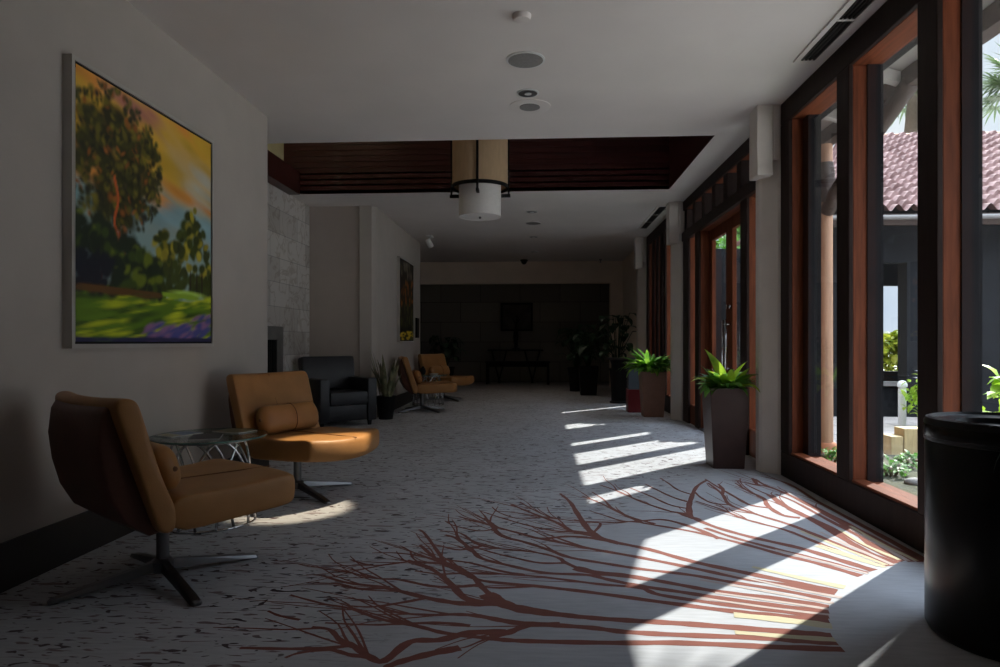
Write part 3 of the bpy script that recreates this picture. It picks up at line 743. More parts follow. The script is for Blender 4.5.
# paintings
def painting(name, loc, w, h, fr, img, label, depth=.05, cols=150):
    """canvas faces +X, left edge towards -Y"""
    root = empty(name, loc, 0, label, 'painting')
    mb = MB(); f = fr
    mb.box(0, depth, -w / 2 - f, -w / 2, -h / 2 - f, h / 2 + f); mb.box(0, depth, w / 2, w / 2 + f, -h / 2 - f, h / 2 + f)
    mb.box(0, depth, -w / 2, w / 2, -h / 2 - f, -h / 2); mb.box(0, depth, -w / 2, w / 2, h / 2, h / 2 + f)
    mb.build('frame', M['frame_silver'], root)
    mb = MB(); g = .012
    mb.box(.01, depth - .008, -w / 2, -w / 2 + g, -h / 2, h / 2); mb.box(.01, depth - .008, w / 2 - g, w / 2, -h / 2, h / 2)
    mb.box(.01, depth - .008, -w / 2 + g, w / 2 - g, -h / 2, -h / 2 + g); mb.box(.01, depth - .008, -w / 2 + g, w / 2 - g, h / 2 - g, h / 2)
    mb.build('shadow_gap', M['black'], root)
    rows = int(cols * h / w); me = bpy.data.meshes.new('canvas')
    V = []; Fc = []
    for j in range(rows + 1):
        for i in range(cols + 1): V.append((depth - .006, -w / 2 + g + (w - 2 * g) * i / cols, -h / 2 + g + (h - 2 * g) * j / rows))
    for j in range(rows):
        for i in range(cols): a = j * (cols + 1) + i; Fc.append((a, a + 1, a + cols + 2, a + cols + 1))
    me.from_pydata(V, [], Fc)
    at_ = me.color_attributes.new('paint', 'FLOAT_COLOR', 'POINT')
    U, Vv = np.meshgrid(np.linspace(0, 1, cols + 1), np.linspace(0, 1, rows + 1))
    rgb = img(U, Vv); buf = np.ones((rgb.shape[0] * rgb.shape[1], 4), dtype=np.float32); buf[:, :3] = rgb.reshape(-1, 3)
    at_.data.foreach_set('color', buf.ravel())
    m, nt, p = new_mat('oil_paint'); p.inputs['Roughness'].default_value = .5
    a = N(nt, 'ShaderNodeAttribute', attribute_name='paint'); L(nt, a.outputs['Color'], p.inputs['Base Color'])
    nz = N(nt, 'ShaderNodeTexNoise'); nz.inputs['Scale'].default_value = 60; b = N(nt, 'ShaderNodeBump'); b.inputs['Strength'].default_value = .15
    L(nt, nz.outputs['Fac'], b.inputs['Height']); L(nt, b.outputs['Normal'], p.inputs['Normal'])
    me.materials.append(m); o = link('canvas', me, root)
    return root
def lin(r, g, b, k=1.0): return np.array([((c / 255) ** 2.2) * k for c in (r, g, b)])
def landscape(U, V):
    rg = np.random.RandomState(4); K = 3.3
    c = lambda r, g, b: np.minimum(lin(r, g, b, K), .95)
    A = np.zeros(U.shape + (3,))
    # sky
    t = np.clip((V - .45) / .55, 0, 1)[..., None]
    sky = c(88, 104, 104) * (1 - t) + c(140, 108, 42) * t
    A[:] = sky
    def blob(cx, cy, rx, ry, col, soft=.35, rot=0):
        ca, sa = math.cos(rot), math.sin(rot); dx, dy = U - cx, V - cy
        d = np.sqrt(((dx * ca + dy * sa) / rx) ** 2 + ((-dx * sa + dy * ca) / ry) ** 2)
        a = np.clip((1 - d) / soft, 0, 1)[..., None]; A[:] = A * (1 - a) + col * a
    # clouds / sunset bands
    for _ in range(110):
        x, y = rg.rand(), .5 + .5 * rg.rand()
        z = y + .18 * x
        col = c(120, 76, 68) if z > 1.0 + .1 * (rg.rand() - .5) and x < .5 else (c(134, 106, 34) if .70 < y < .97 else (c(150, 95, 40) if y > .60 else c(86, 108, 112)))
        if x > .82 and .66 < y < .86 and rg.rand() < .6: col = c(120, 118, 108)
        blob(x, y, .10 + .1 * rg.rand(), .03 + .04 * rg.rand(), col * (0.8 + .3 * rg.rand()), 1, -.2)
    # right tree line
    for _ in range(170):
        x = .5 + .5 * rg.rand(); top = .50 + .05 * math.sin(x * 17) + .10 * max(0, 1 - abs(x - .82) / .17); y = .22 + (top - .22) * rg.rand()
        lit = rg.rand() < .4 and y > .33
        blob(x, y, .022 + .03 * rg.rand(), .02 + .02 * rg.rand(), (c(100, 92, 26) if lit else c(38, 44, 14)) * (.6 + .7 * rg.rand()), .5, rg.rand())
    for x in (.8, .86, .91): blob(x, .28, .008, .07, c(28, 18, 14))
    # big tree
    for x, y0, y1 in ((.22, .25, .62), (.27, .3, .7), (.14, .25, .6)):
        for k in range(14): yy = y0 + (y1 - y0) * k / 13; blob(x + .02 * math.sin(k), yy, .012, .025, c(105, 50, 22), .4)
    for _ in range(60):
        a = 2 * PI * rg.rand(); r_ = math.sqrt(rg.rand()) * .9; x = .26 + .28 * r_ * math.cos(a); y = .70 + .24 * r_ * math.sin(a)
        if x > .44 and y < .5: continue
        blob(x, y, .05 + .03 * rg.rand(), .04 + .03 * rg.rand(), c(30, 30, 14) * (.7 + .5 * rg.rand()), .6, rg.rand() * 3)
    for _ in range(620):
        a = 2 * PI * rg.rand(); r_ = math.sqrt(rg.rand()); x = .24 + .32 * r_ * math.cos(a); y = .71 + .285 * r_ * math.sin(a)
        if x > .44 and y < .5: continue
        lit = rg.rand(); col = c(40, 42, 16) if lit < .5 else (c(78, 72, 22) if lit < .72 else (c(108, 62, 24) if lit < .82 else c(24, 24, 18)))
        blob(x, y, .010 + .018 * rg.rand(), .012 + .018 * rg.rand(), col * (.5 + .6 * rg.rand()), .8, rg.rand() * 3)
    for k in range(16): blob(.235 + .012 * math.sin(k * .7), .34 + .02 * k, .009, .02, c(128, 58, 26), .5)
    # grass
    gm = (V < .205 + .02 * np.sin(U * 6))[..., None]
    A[:] = np.where(gm, c(58, 78, 18), A)
    for _ in range(120):
        x, y = rg.rand(), .22 * rg.rand(); q = rg.rand()
        col = c(120, 126, 26) if q < .4 else (c(62, 84, 20) if q < .75 else c(36, 52, 18))
        blob(x, y, .07 + .08 * rg.rand(), .008 + .012 * rg.rand(), col, .8, .12)
    blob(.78, .225, .2, .02, c(110, 132, 58), .6)
    for _ in range(60): blob(.25 + .6 * rg.rand(), .20 + .02 * rg.rand(), .06, .007, c(90, 112, 30), .8)
    # dark bush lower left
    for _ in range(220):
        x = -.02 + .56 * rg.rand(); top = .46 - .42 * max(0, x - .22); y = .2 - .1 * 0 + (top - .2) * rg.rand()
        q = rg.rand(); col = c(20, 28, 18) if q < .6 else (c(38, 50, 16) if q < .85 else c(66, 74, 18))
        if x < .2 and y < .32: col = c(16, 18, 26)
        blob(x, y, .025 + .035 * rg.rand(), .02 + .025 * rg.rand(), col, .5, rg.rand())
    for _ in range(60): blob(.02 + .5 * rg.rand(), .19 + .02 * rg.rand(), .06, .01, c(62, 42, 20), .8)
    # blue path at the bottom
    for _ in range(80):
        x = .45 + .55 * rg.rand(); y = .07 * rg.rand() + (.07 if x > .85 else 0) * rg.rand(); q = rg.rand()
        blob(x, y, .04 + .05 * rg.rand(), .010 + .012 * rg.rand(), c(48, 50, 92) if q < .6 else c(90, 66, 92), .7, .3)
    for _ in range(30): blob(rg.rand(), .012 * rg.rand(), .08, .014, c(26, 26, 52), .7)
    return np.clip(A, .002, .97)
painting('painting', (XL + .001, 3.90, 1.80), 1.40, 1.42, .022, landscape, 'large landscape painting of trees under a yellow sky on the near left wall')
def abstract(U, V):
    rg = np.random.RandomState(9); K = 3.0; c = lambda r, g, b: np.minimum(lin(r, g, b, K), .95)
    A = np.zeros(U.shape + (3,)); A[:] = c(22, 20, 18)
    def blob(cx, cy, rx, ry, col, soft=.5, rot=0):
        ca, sa = math.cos(rot), math.sin(rot); dx, dy = U - cx, V - cy
        d = np.sqrt(((dx * ca + dy * sa) / rx) ** 2 + ((-dx * sa + dy * ca) / ry) ** 2)
        a = np.clip((1 - d) / soft, 0, 1)[..., None]; A[:] = A * (1 - a) + col * a
    for _ in range(150):
        x, y = rg.rand(), rg.rand(); q = rg.rand()
        col = c(110, 66, 26) if (.45 < y < .8 and q < .5) else (c(84, 80, 72) if (y > .7 and q < .5) else (c(60, 60, 30) if q < .6 else c(24, 22, 20)))
        blob(x, y, .03 + .06 * rg.rand(), .02 + .06 * rg.rand(), col, .6, rg.rand() * 3)
    for _ in range(12): x = rg.rand(); blob(x, .6, .012, .5, c(20, 16, 16), .5, .1 * (rg.rand() - .5))
    for _ in range(40): blob(rg.rand(), .11 * rg.rand(), .1, .015, c(128, 110, 28), .7)
    return np.clip(A, .002, .97)
painting('painting', (XL + .001, 11.55, 1.81), 1.2, 1.38, .022, abstract, 'narrow looking dark and amber forest painting on the far left wall', cols=90)
pq = MB(); pq.box(0, .03, -.12, .12, -.19, .19, bev=.006); o = pq.build('wall_plaque', M['black'], None); o.location = (XL, 12.7, 1.37)
tag(o, 'small dark upright plaque at the far end of the left wall', 'plaque')

# ------------------------------------------------------------------ ceiling fixtures
def fixture(name, x, y, prof, m, label, cat, group=None, inner=None):
    mb = MB(); mb.lathe(prof, 40); o = mb.build(name, m, None, smooth=True, angle=30); o.location = (x, y, H); tag(o, label, cat, group)
    for (nm, pr, mm) in (inner or []):
        q = MB(); q.lathe(pr, 32); q.build(nm, mm, o, smooth=True, angle=30)
    return o
fixture('ceiling_speaker', -.10, 4.63, [(.135, 0), (.135, -.006), (.122, -.008)], M['white'], 'large round grey ceiling speaker nearest the camera', 'speaker', inner=[('grille', [(.121, -.004), (.121, -.010), (.06, -.012)], M['grille'])])
fixture('smoke_detector', -.108, 4.0, [(.055, 0), (.055, -.01), (.048, -.03), (.02, -.034)], M['ceil'], 'small round smoke detector at the top edge of the ceiling', 'smoke detector')
fixture('downlight', -.095, 5.25, [(.088, 0), (.088, -.005), (.076, -.007)], M['white'], 'recessed downlight between the near speaker and the ceiling disc', 'downlight', 'recessed ceiling downlights', inner=[('reflector', [(.074, -.005), (.074, -.0085), (.03, -.009)], M['steel']), ('lamp', [(.028, -.008), (.028, -.012), (.01, -.014)], M['white'])])
fixture('ceiling_speaker', -.085, 5.56, [(.175, 0), (.175, -.003), (.165, -.004)], M['ceil'], 'shallow round ceiling disc with grey centre nearest the ceiling well', 'speaker', inner=[('grille', [(.085, -.004), (.085, -.008), (.03, -.009)], M['grille'])])
far_l = ['first tiny downlight beyond the ceiling well', 'second tiny downlight beyond the ceiling well', 'third and farthest tiny downlight beyond the ceiling well']
for i, y in enumerate((10.05, 12.45, 14.5)):
    fixture('downlight', -.12, y, [(.088, 0), (.088, -.005), (.076, -.007)], M['white'], far_l[i], 'downlight', 'recessed ceiling downlights', inner=[('reflector', [(.074, -.005), (.074, -.0085), (.03, -.009)], M['steel']), ('lamp', [(.03, -.008), (.03, -.012), (.01, -.014)], M['white'])])
fixture('ceiling_speaker', -.11, 11.0, [(.135, 0), (.135, -.006), (.122, -.008)], M['ceil'], 'grey ceiling speaker between the two nearest far downlights', 'speaker', inner=[('grille', [(.121, -.004), (.121, -.010), (.06, -.012)], M['grille'])])
def dome(x, y, label):
    o = fixture('dome_camera', x, y, [(.09, 0), (.09, -.03), (.075, -.04)], M['black'], label, 'security camera', inner=[('dome', [(.07, -.04), (.066, -.07), (.045, -.10), (.015, -.115)], M['bin'])])
dome(-.38, 15.9, 'small dark dome camera at the far end of the ceiling')
fixture('sprinkler', 1.43, 15.9, [(.03, 0), (.03, -.02), (.012, -.03), (.012, -.07), (.03, -.08)], M['steel'], 'small ceiling sprinkler in front of the far cream wall', 'sprinkler')
tl = empty('track_spotlight', (-2.03, 12.2, H), 0, 'white spotlight head hanging from the ceiling above the far lounge chairs', 'spotlight')
MB().box(-.05, .05, -.12, .12, -.025, 0).build('track', M['white'], tl, bevel=.004)
mb = MB(); mb.tube([(0, 0, -.02), (0, 0, -.09)], .012, 8); mb.build('stem', M['white'], tl)
mb = MB(); mb.lathe([(.05, -.07), (.055, 0), (.05, .07), (.03, .09)], 20); o = mb.build('lamp_head', M['white'], tl, smooth=True, angle=40); o.location = (0, -.02, -.15); o.rotation_euler = (R(20), R(-25), 0)
def vent(x0, x1, y0, y1, segs, label):
    r = empty('ceiling_vent', ((x0 + x1) / 2, (y0 + y1) / 2, H), 0, label, 'vent')
    w, l = (x1 - x0) / 2, (y1 - y0) / 2
    mb = MB()
    mb.box(-w - .035, -w, -l - .03, l + .03, -.012, 0); mb.box(w, w + .035, -l - .03, l + .03, -.012, 0)
    mb.box(-w, w, l, l + .03, -.012, 0); mb.box(-w, w, -l - .03, -l, -.012, 0)
    for k in range(1, segs): y = -l + 2 * l * k / segs; mb.box(-w, w, y - .012, y + .012, -.012, 0)
    mb.build('frame', M['ceil'], r, bevel=.002)
    MB().box(-w, w, -l, l, -.002, 0).build('backing', M['black'], r)
    for k in range(4):
        x = -w + 2 * w * (k + .5) / 4; MB().box(x - .006, x + .006, -l, l, -.011, -.0025).build('slat', M['base'], r)
    return r
vent(1.80, 1.905, 3.0, 4.74, 3, 'long slotted air vent in the ceiling above the near window')
vent(1.72, 1.83, 9.75, 11.6, 3, 'slotted air vent in the ceiling before the far window')

# pendant lamp
pn = empty('pendant_lamp', (-.68, 7.55, 2.5), 0, 'large pendant lamp, tan drum over white drum, hanging in the ceiling well', 'pendant lamp')
def shell(r0, z0, z1, t=.006):
    mb = MB(); mb.lathe([(r0 - t, z0), (r0, z0), (r0, z1), (r0 - t, z1), (r0 - t, z0)], 56, cap0=False, cap1=False); return mb
shell(.315, .36, 1.35).build('outer_shade', M['tan_shade'], pn, smooth=True, angle=30)
shell(.238, .02, .75).build('inner_shade', M['white_shade'], pn, smooth=True, angle=30)
mb = MB(); mb.lathe([(.234, .022), (.234, .03)], 56); mb.build('diffuser', M['white_shade'], pn, smooth=True, angle=30)
mb = MB(); mb.lathe([(.014, 0), (.014, .022)], 16); mb.build('finial', M['steel'], pn)
mb = MB(); mb.lathe([(.309, .335), (.322, .335), (.322, .375), (.309, .375), (.309, .335)], 56, cap0=False, cap1=False); mb.build('hoop', M['black'], pn, smooth=True, angle=30)
for k in range(4):
    a = k * PI / 2
    mb = MB(); mb.box(.318, .336, -.013, .013, .24, 1.38); mb.box(.24, .345, -.016, .016, .24, .275); o = mb.build('bracket', M['black'], pn); o.rotation_euler = (0, 0, a - PI / 2)
mb = MB(); mb.tube([(0, 0, .7), (0, 0, CTOP - 2.5)], .016, 10); mb.build('stem', M['black'], pn, smooth=True)
mb = MB(); mb.box(-.34, .34, -.015, .015, 1.35, 1.38); mb.box(-.015, .015, -.34, .34, 1.35, 1.38); mb.build('cross_bar', M['black'], pn)

# ------------------------------------------------------------------ waste bin
bn = empty('waste_bin', (1.735, 2.58, 0), 0, 'tall glossy black round waste bin by the near window', 'bin')
mb = MB(); mb.lathe([(.245, 0), (.255, .01), (.265, .03), (.265, .72), (.262, .725)], 64); mb.build('body', M['bin'], bn, smooth=True, angle=40)
mb = MB(); mb.lathe([(.267, .728), (.268, .73), (.268, .80), (.262, .812), (.250, .816), (.245, .806), (.17, .80), (.165, .78)], 64, cap0=True, cap1=True); lid = mb.build('lid', M['bin'], bn, smooth=True, angle=40)
mb = MB(); mb.lathe([(.2685, .742), (.2695, .745), (.2695, .785), (.2685, .788)], 64, cap0=False, cap1=False); mb.build('band', M['binband'], lid, smooth=True)
# dark leaf reaching in beside the bin
dl = empty('potted_plant', (1.74, 1.90, 0), 0, 'dark drooping leaf of a potted plant at the right edge before the bin', 'plant')
mb = MB(); mb.lathe([(.10, 0), (.13, .60), (.135, .63), (.12, .63), (.115, .58)], 28); mb.build('pot', M['black'], dl, smooth=True, angle=40)
mb = MB(); add_leaf(mb, (-.05, .0, .62), 2.0, 1.5, .68, .07, 3.0, n=16, twist=.6); add_leaf(mb, (-.02, -.03, .62), 3.6, 1.45, .5, .07, 1.8, n=10); add_leaf(mb, (0, -.03, .62), 4.6, 1.35, .5, .07, 1.8, n=10)
mb.build('foliage', M['leaf_dark'], dl, smooth=True)

# ------------------------------------------------------------------ far end objects
rbx = empty('donation_box', (1.50, 10.62, 0), 0, 'red box with pale clear upper case behind the terracotta planter', 'box')
MB().box(-.13, .13, -.13, .13, 0, .36, bev=.006).build('base', M['red'], rbx)
MB().box(-.12, .12, -.12, .12, .36, .76, bev=.004).build('case', M['acrylic'], rbx)
MB().box(-.13, .13, -.13, .13, .76, .785, bev=.004).build('lid', M['white'], rbx)
def big_plant(name, x, y, pot, label, h, n, sz, seed, mm, kind='monstera'):
    r = empty(name, (x, y, 0), 0, label, 'plant'); rg = random.Random(seed)
    mb = MB()
    if pot[0] == 'sq':
        q = lambda w, z: [(-w, -w, z), (w, -w, z), (w, w, z), (-w, w, z)]
        mb.rings([q(pot[1] * .8, 0), q(pot[1], pot[2]), q(pot[1] - .02, pot[2]), q(pot[1] - .02, pot[2] - .04)])
    else: mb.lathe([(pot[1] * .75, 0), (pot[1], pot[2]), (pot[1] + .02, pot[2] + .005), (pot[1] + .02, pot[2] + .03), (pot[1] - .02, pot[2] + .03), (pot[1] - .03, pot[2] - .02)], 28)
    mb.build('pot', M['black'], r, smooth=pot[0] != 'sq', angle=40)
    lf = MB(); stm = MB()
    for k in range(n):
        a = rg.uniform(0, 2 * PI); z = pot[2] + (h - pot[2]) * rg.uniform(.25, 1); rr = rg.uniform(.1, .42) * (h - pot[2]) * .8
        tip = Vector((rr * math.cos(a), rr * math.sin(a), z)); b0 = Vector((.02 * math.cos(a), .02 * math.sin(a), pot[2] - .02)); mid = (b0 + tip) / 2 + Vector((0, 0, .12))
        stm.tube([b0, mid, tip], .006, 5)
        add_leaf(lf, tip, a + rg.uniform(-.5, .5), rg.uniform(-.2, .5), sz * rg.uniform(.7, 1.2), sz * .62 * rg.uniform(.8, 1.1), 1.6, n=6)
    stm.build('stem', M['leaf_dark'], r, smooth=True); lf.build('foliage', mm, r, smooth=True)
    return r
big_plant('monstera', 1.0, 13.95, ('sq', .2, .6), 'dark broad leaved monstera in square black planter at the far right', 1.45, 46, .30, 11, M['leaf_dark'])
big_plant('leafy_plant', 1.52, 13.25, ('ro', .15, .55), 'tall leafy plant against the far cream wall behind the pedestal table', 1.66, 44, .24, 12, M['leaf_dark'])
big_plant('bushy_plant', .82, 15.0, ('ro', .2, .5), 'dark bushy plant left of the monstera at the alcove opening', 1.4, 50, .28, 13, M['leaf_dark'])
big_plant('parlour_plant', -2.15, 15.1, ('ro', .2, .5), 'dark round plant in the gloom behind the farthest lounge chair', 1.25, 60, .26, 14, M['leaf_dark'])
pt = empty('pedestal_table', (1.46, 12.2, 0), 0, 'dark round pedestal table left of the terracotta planter', 'table')
mb = MB(); mb.lathe([(.25, .78), (.262, .785), (.262, .81), (.25, .815)], 40); mb.build('tabletop', M['base'], pt, smooth=True, angle=30)
mb = MB(); mb.lathe([(.20, 0), (.20, .02), (.17, .04), (.17, .7), (.2, .779)], 32); mb.build('pedestal', M['black'], pt, smooth=True, angle=30)
# alcove furniture
def far_table(x, y, w, dpt, h, label, name, vleg):
    r = empty(name, (x, y, 0), 0, label, 'table' if 'table' in name else 'bench')
    MB().box(-w / 2, w / 2, -dpt / 2, dpt / 2, h - .045, h, bev=.006).build('tabletop', M['black'], r)
    if vleg:
        for s_ in (-1, 1):
            mb = MB()
            for a in (-1, 1):
                mb.tube([(s_ * w * .3, 0, .05), (s_ * w * .3 + a * .2, 0, h - .045)], .022, 6)
            mb.box(s_ * w * .3 - .03, s_ * w * .3 + .03, -dpt / 2, dpt / 2, 0, .05); mb.build('trestle', M['black'], r)
    else:
        for sx in (-1, 1):
            for sy in (-1, 1): MB().box(sx * (w / 2 - .05) - .03, sx * (w / 2 - .05) + .03, sy * (dpt / 2 - .05) - .03, sy * (dpt / 2 - .05) + .03, 0, h - .045).build('leg', M['black'], r)
        MB().box(-w / 2 + .06, w / 2 - .06, -.015, .015, h - .15, h - .05).build('apron', M['black'], r)
    return r
far_table(-.66, 18.1, 1.5, .36, .9, 'dark console table on V-shaped trestles against the alcove wall', 'console_table', True)
far_table(-.58, 17.45, 1.68, .4, .6, 'dark low bench in front of the console in the alcove', 'bench', False)
sc = empty('sculpture', (-.65, 18.05, .9), 0, 'tall slender dark sculpture on the alcove console', 'sculpture')
mb = MB(); mb.lathe([(.11, .002), (.11, .03), (.04, .05), (.05, .2), (.075, .34), (.06, .5), (.03, .6), (.03, .62)], 20); mb.build('body', M['black'], sc, smooth=True, angle=40)
mb = MB(); rg = random.Random(8)
for k in range(9): a = rg.uniform(0, 6.28); mb.tube([(0, 0, .6), (.03 * math.cos(a), .03 * math.sin(a), .7), (.11 * math.cos(a), .08 * math.sin(a), rg.uniform(.78, .92))], .008, 5)
mb.build('twig', M['black'], sc, smooth=True)
fp2 = empty('framed_picture', (-.64, 18.4, 1.79), 0, 'dark framed picture on the alcove wall above the console', 'picture')
mb = MB(); w, h, f = .44, .39, .05
mb.box(-w, -w + f, -.03, 0, -h, h); mb.box(w - f, w, -.03, 0, -h, h); mb.box(-w + f, w - f, -.03, 0, -h, -h + f); mb.box(-w + f, w - f, -.03, 0, h - f, h); mb.build('frame', M['black'], fp2)
MB().box(-w + f, w - f, -.012, 0, -h + f, h - f).build('canvas', mat('murky_canvas', (.08, .07, .06), .5, var=.6, scale=4), fp2)

# ------------------------------------------------------------------ outside
struct(bx('ground', -1, 60, -25, 80, -.30, -.06, M['gravel']))
struct(bx('garden_bed', 2.35, 4.6, 5.0, 7.0, -.06, -.045, M['grass']))
struct(bx('terrace', 2.3, 30, 7.6, 10.4, -.06, -.03, M['paving']))
struct(bx('terrace_kerb', 2.3, 30, 7.5, 7.6, -.06, -.02, M['pav_grey']))
# own roof overhang
ev = empty('roof_eave', (0, 0, 0)); ev['kind'] = 'structure'
EX, EZ = 2.84, 3.07
mb = MB(); mb.rings([[(2.2, y, 3.42), (EX + .06, y, EZ + .12), (EX + .06, y, EZ + .22), (2.2, y, 3.58)] for y in (-8, 24)]); mb.build('soffit', M['soffit'], ev)
for k in range(34):
    y = -7.6 + k * .93; mb = MB(); mb.rings([[(2.2, y + a, 3.33), (EX, y + a, EZ + .04), (EX, y + a, EZ + .13), (2.2, y + a, 3.42)] for a in (-.04, .04)]); mb.build('rafter', M['soffit'], ev)
bx('eave_beam', EX - .03, EX + .09, -8, 24, EZ, EZ + .14, M['rafter'], ev)
mb = MB(); mb.box(2.2, 2.34, -8, 24, 2.95, 3.6); mb.build('wall_plate', M['ext_wood'], ev)
# eave posts with curved braces
i = 0
for y in (6.86, 11.9):
    lab = {6.86: 'tan round timber post with curved brace outside the near window', 11.9: 'farther tan eave post standing beyond the entrance doors'}[round(y, 2)]
    ps = empty('eave_post', (EX + .01, y, -.06), 0, lab, 'post', 'timber posts carrying the eave')
    mb = MB(); mb.lathe([(.075, .02), (.07, 1), (.068, 2.85), (.068, EZ + .06)], 20); mb.build('shaft', M['post'], ps, smooth=True, angle=40)
    mb = MB(); mb.lathe([(.12, 0), (.12, .12), (.09, .16)], 20); mb.build('footing', M['terracotta'], ps, smooth=True, angle=40)
    mb = MB(); mb.lathe([(.078, 2.55), (.09, 2.6), (.09, 2.85), (.075, 2.95)], 20); mb.build('collar', M['rafter'], ps, smooth=True, angle=40)
    if y != 6.86: continue
    mb = MB(); P = []
    for j in range(9): t = j / 8; P.append((0, -.05 - 1.5 * t, 2.46 + .70 * t ** .8))
    mb.tube(P, .07, 8); mb.build('brace', M['rafter'], ps, smooth=True)
# pavilion across the terrace
pv = empty('pavilion', (0, 0, 0), 0, 'dark open pavilion with red tile roof across the terrace', 'building')
def tile_roof():
    ny, nx = 22, 150; x0, x1 = 3.9, 20; y0, z0, sl = 10.0, 2.98, math.tan(R(31)); D = 3.7
    mb = MB(); rows = []
    for j in range(ny):
        for e in (0, 1):
            t = (j + e) / ny
            row = []
            for i in range(nx * 4 + 1):
                x = x0 + (x1 - x0) * i / (nx * 4); ph = (i % 8) / 8 * 2 * PI
                bump = .05 * math.cos(ph); z = min(z0 + D * t * sl, z0 + (x - x0) * 1.0) + bump + (.07 if e == 0 else 0.0)
                row.append(mb.bm.verts.new((x, y0 + D * t, z)))
            rows.append(row)
    for a, b in zip(rows, rows[1:]):
        for i in range(len(a) - 1): mb.face([a[i], a[i + 1], b[i + 1], b[i]])
    m, nt, p = new_mat('clay_roof_tile'); p.inputs['Roughness'].default_value = .6
    tc = N(nt, 'ShaderNodeTexCoord'); nz = N(nt, 'ShaderNodeTexNoise'); nz.inputs['Scale'].default_value = 5; nz.inputs['Detail'].default_value = 6
    L(nt, tc.outputs['Object'], nz.inputs['Vector']); rp = N(nt, 'ShaderNodeValToRGB')
    rp.color_ramp.elements[0].color = (.13, .062, .058, 1); rp.color_ramp.elements[1].color = (.33, .21, .20, 1); rp.color_ramp.elements[0].position = .32; rp.color_ramp.elements[1].position = .68
    L(nt, nz.outputs['Fac'], rp.inputs['Fac']); L(nt, rp.outputs['Color'], p.inputs['Base Color'])
    mb.build('tile_roof', m, pv)
tile_roof()
mb = MB(); mb.tube([(6.1, 13.72, 5.16), (20, 13.72, 5.16)], .09, 8); mb.build('ridge', M['post'], pv)
mb = MB(); mb.rings([[(x, 13.75, 5.15), (x, 15.9, 3.1), (x, 15.9, 3.0), (x, 13.75, 5.05)] for x in (6.1, 20)]); mb.build('rear_roof', M['pav_dark'], pv)
bx('fascia', 3.9, 20, 10.0, 10.08, 2.80, 2.96, M['rafter'], pv)
mb = MB(); mb.tube([(3.9, 9.95, 2.9), (20, 9.95, 2.9)], .035, 8); mb.build('gutter', M['pav_grey'], pv, smooth=True)
bx('beam', 3.9, 20, 10.4, 10.6, 2.3, 2.9, M['pav_dark'], pv)
for x in (4.25, 4.88, 5.52, 6.6, 8.3, 10, 12, 14.5): bx('post', x, x + .26, 10.4, 10.66, -.06, 2.3, M['pav_dark'], pv)
bx('low_wall', 3.9, 20, 10.7, 10.85, -.06, .42, M['pav_dark'], pv)
bx('wall_cap', 3.9, 20, 10.62, 10.93, .42, .48, M['pav_grey'], pv)
mb = MB()
for a, b in ((3.9, 7.5), (8.2, 20)): mb.box(a, b, 15.3, 15.45, -.06, 3.2)
mb.box(7.5, 8.2, 15.3, 15.45, 2.35, 3.2); mb.box(7.5, 8.2, 15.3, 15.45, -.06, .45); mb.build('rear_wall', M['pav_dark'], pv)
# shrubs
def shrub(name, x, y, r, h, n, m, label, sz=.09, seed=1, flowers=0, z0=0):
    e = empty(name, (x, y, -.06), 0, label, 'plant'); rg = random.Random(seed); mb = MB(); st_ = MB()
    for k in range(n):
        a = rg.uniform(0, 2 * PI); q = rg.random() ** .4; el = rg.uniform(-.3, 1) * PI / 2
        p = Vector((r * q * math.cos(a) * math.cos(el), r * q * math.sin(a) * math.cos(el), h * .5 + h * .5 * q * math.sin(el)))
        add_leaf(mb, p, rg.uniform(0, 6.3), rg.uniform(-.6, 1.2), sz * rg.uniform(.7, 1.3), sz * .55, 1.0, n=3)
    mb.build('foliage', m, e, smooth=True)
    for k in range(6): a = k * 1.05; st_.tube([(0.03 * math.cos(a), .03 * math.sin(a), 0), (r * .3 * math.cos(a), r * .3 * math.sin(a), h * .4), (r * .5 * math.cos(a), r * .5 * math.sin(a), h * .75)], .012, 5)
    st_.build('stem', M['bark'], e, smooth=True)
    if flowers:
        f = MB()
        for k in range(flowers):
            a = rg.uniform(0, 2 * PI); p = Vector((r * .9 * math.cos(a) * rg.random(), r * .9 * math.sin(a) * rg.random() - r * .4, h * rg.uniform(.5, 1.05)))
            for j in range(5): add_leaf(f, p, j * 1.256, .4, .05, .035, .4, n=2)
        f.build('blossom', M['petal'], e, smooth=True)
    return e
shrub('lime_shrub', 5.05, 9.0, .3, .75, 260, M['leaf_lime'], 'lime green flowering shrub on the terrace seen through the second pane', .11, 3, 26)
shrub('lime_shrub', 3.62, 5.15, .36, 1.05, 240, M['leaf_lime'], 'bright green shrub outside at the right edge of the photo', .15, 4, 4)
hedge_spots = [(8.75, 16.9, 'yellow green hedge bush glimpsed through the pavilion opening')]
for k, (x, y, lb) in enumerate(hedge_spots): shrub('hedge_bush', x, y, .9, 1.3, 600, M['leaf_hedge'], lb, .28, 20 + k)
shrub('broadleaf_tree', 9.5, 30, 3.2, 7, 1500, M['leaf_mid'], 'broadleaf tree far behind the pavilion', .5, 31)
for k, (x, y) in enumerate(((3.0, 5.9), (3.35, 6.3), (2.75, 6.5), (3.7, 6.0))):
    shrub('ground_plant', x, y, .17, .13, 60, M['leaf_mid'], ['low green plant in the bed right outside the second pane', 'low green plant in the bed before the timber stumps', 'low green plant beside the tan eave post', 'low green plant at the right of the garden bed'][k], .07, 40 + k)
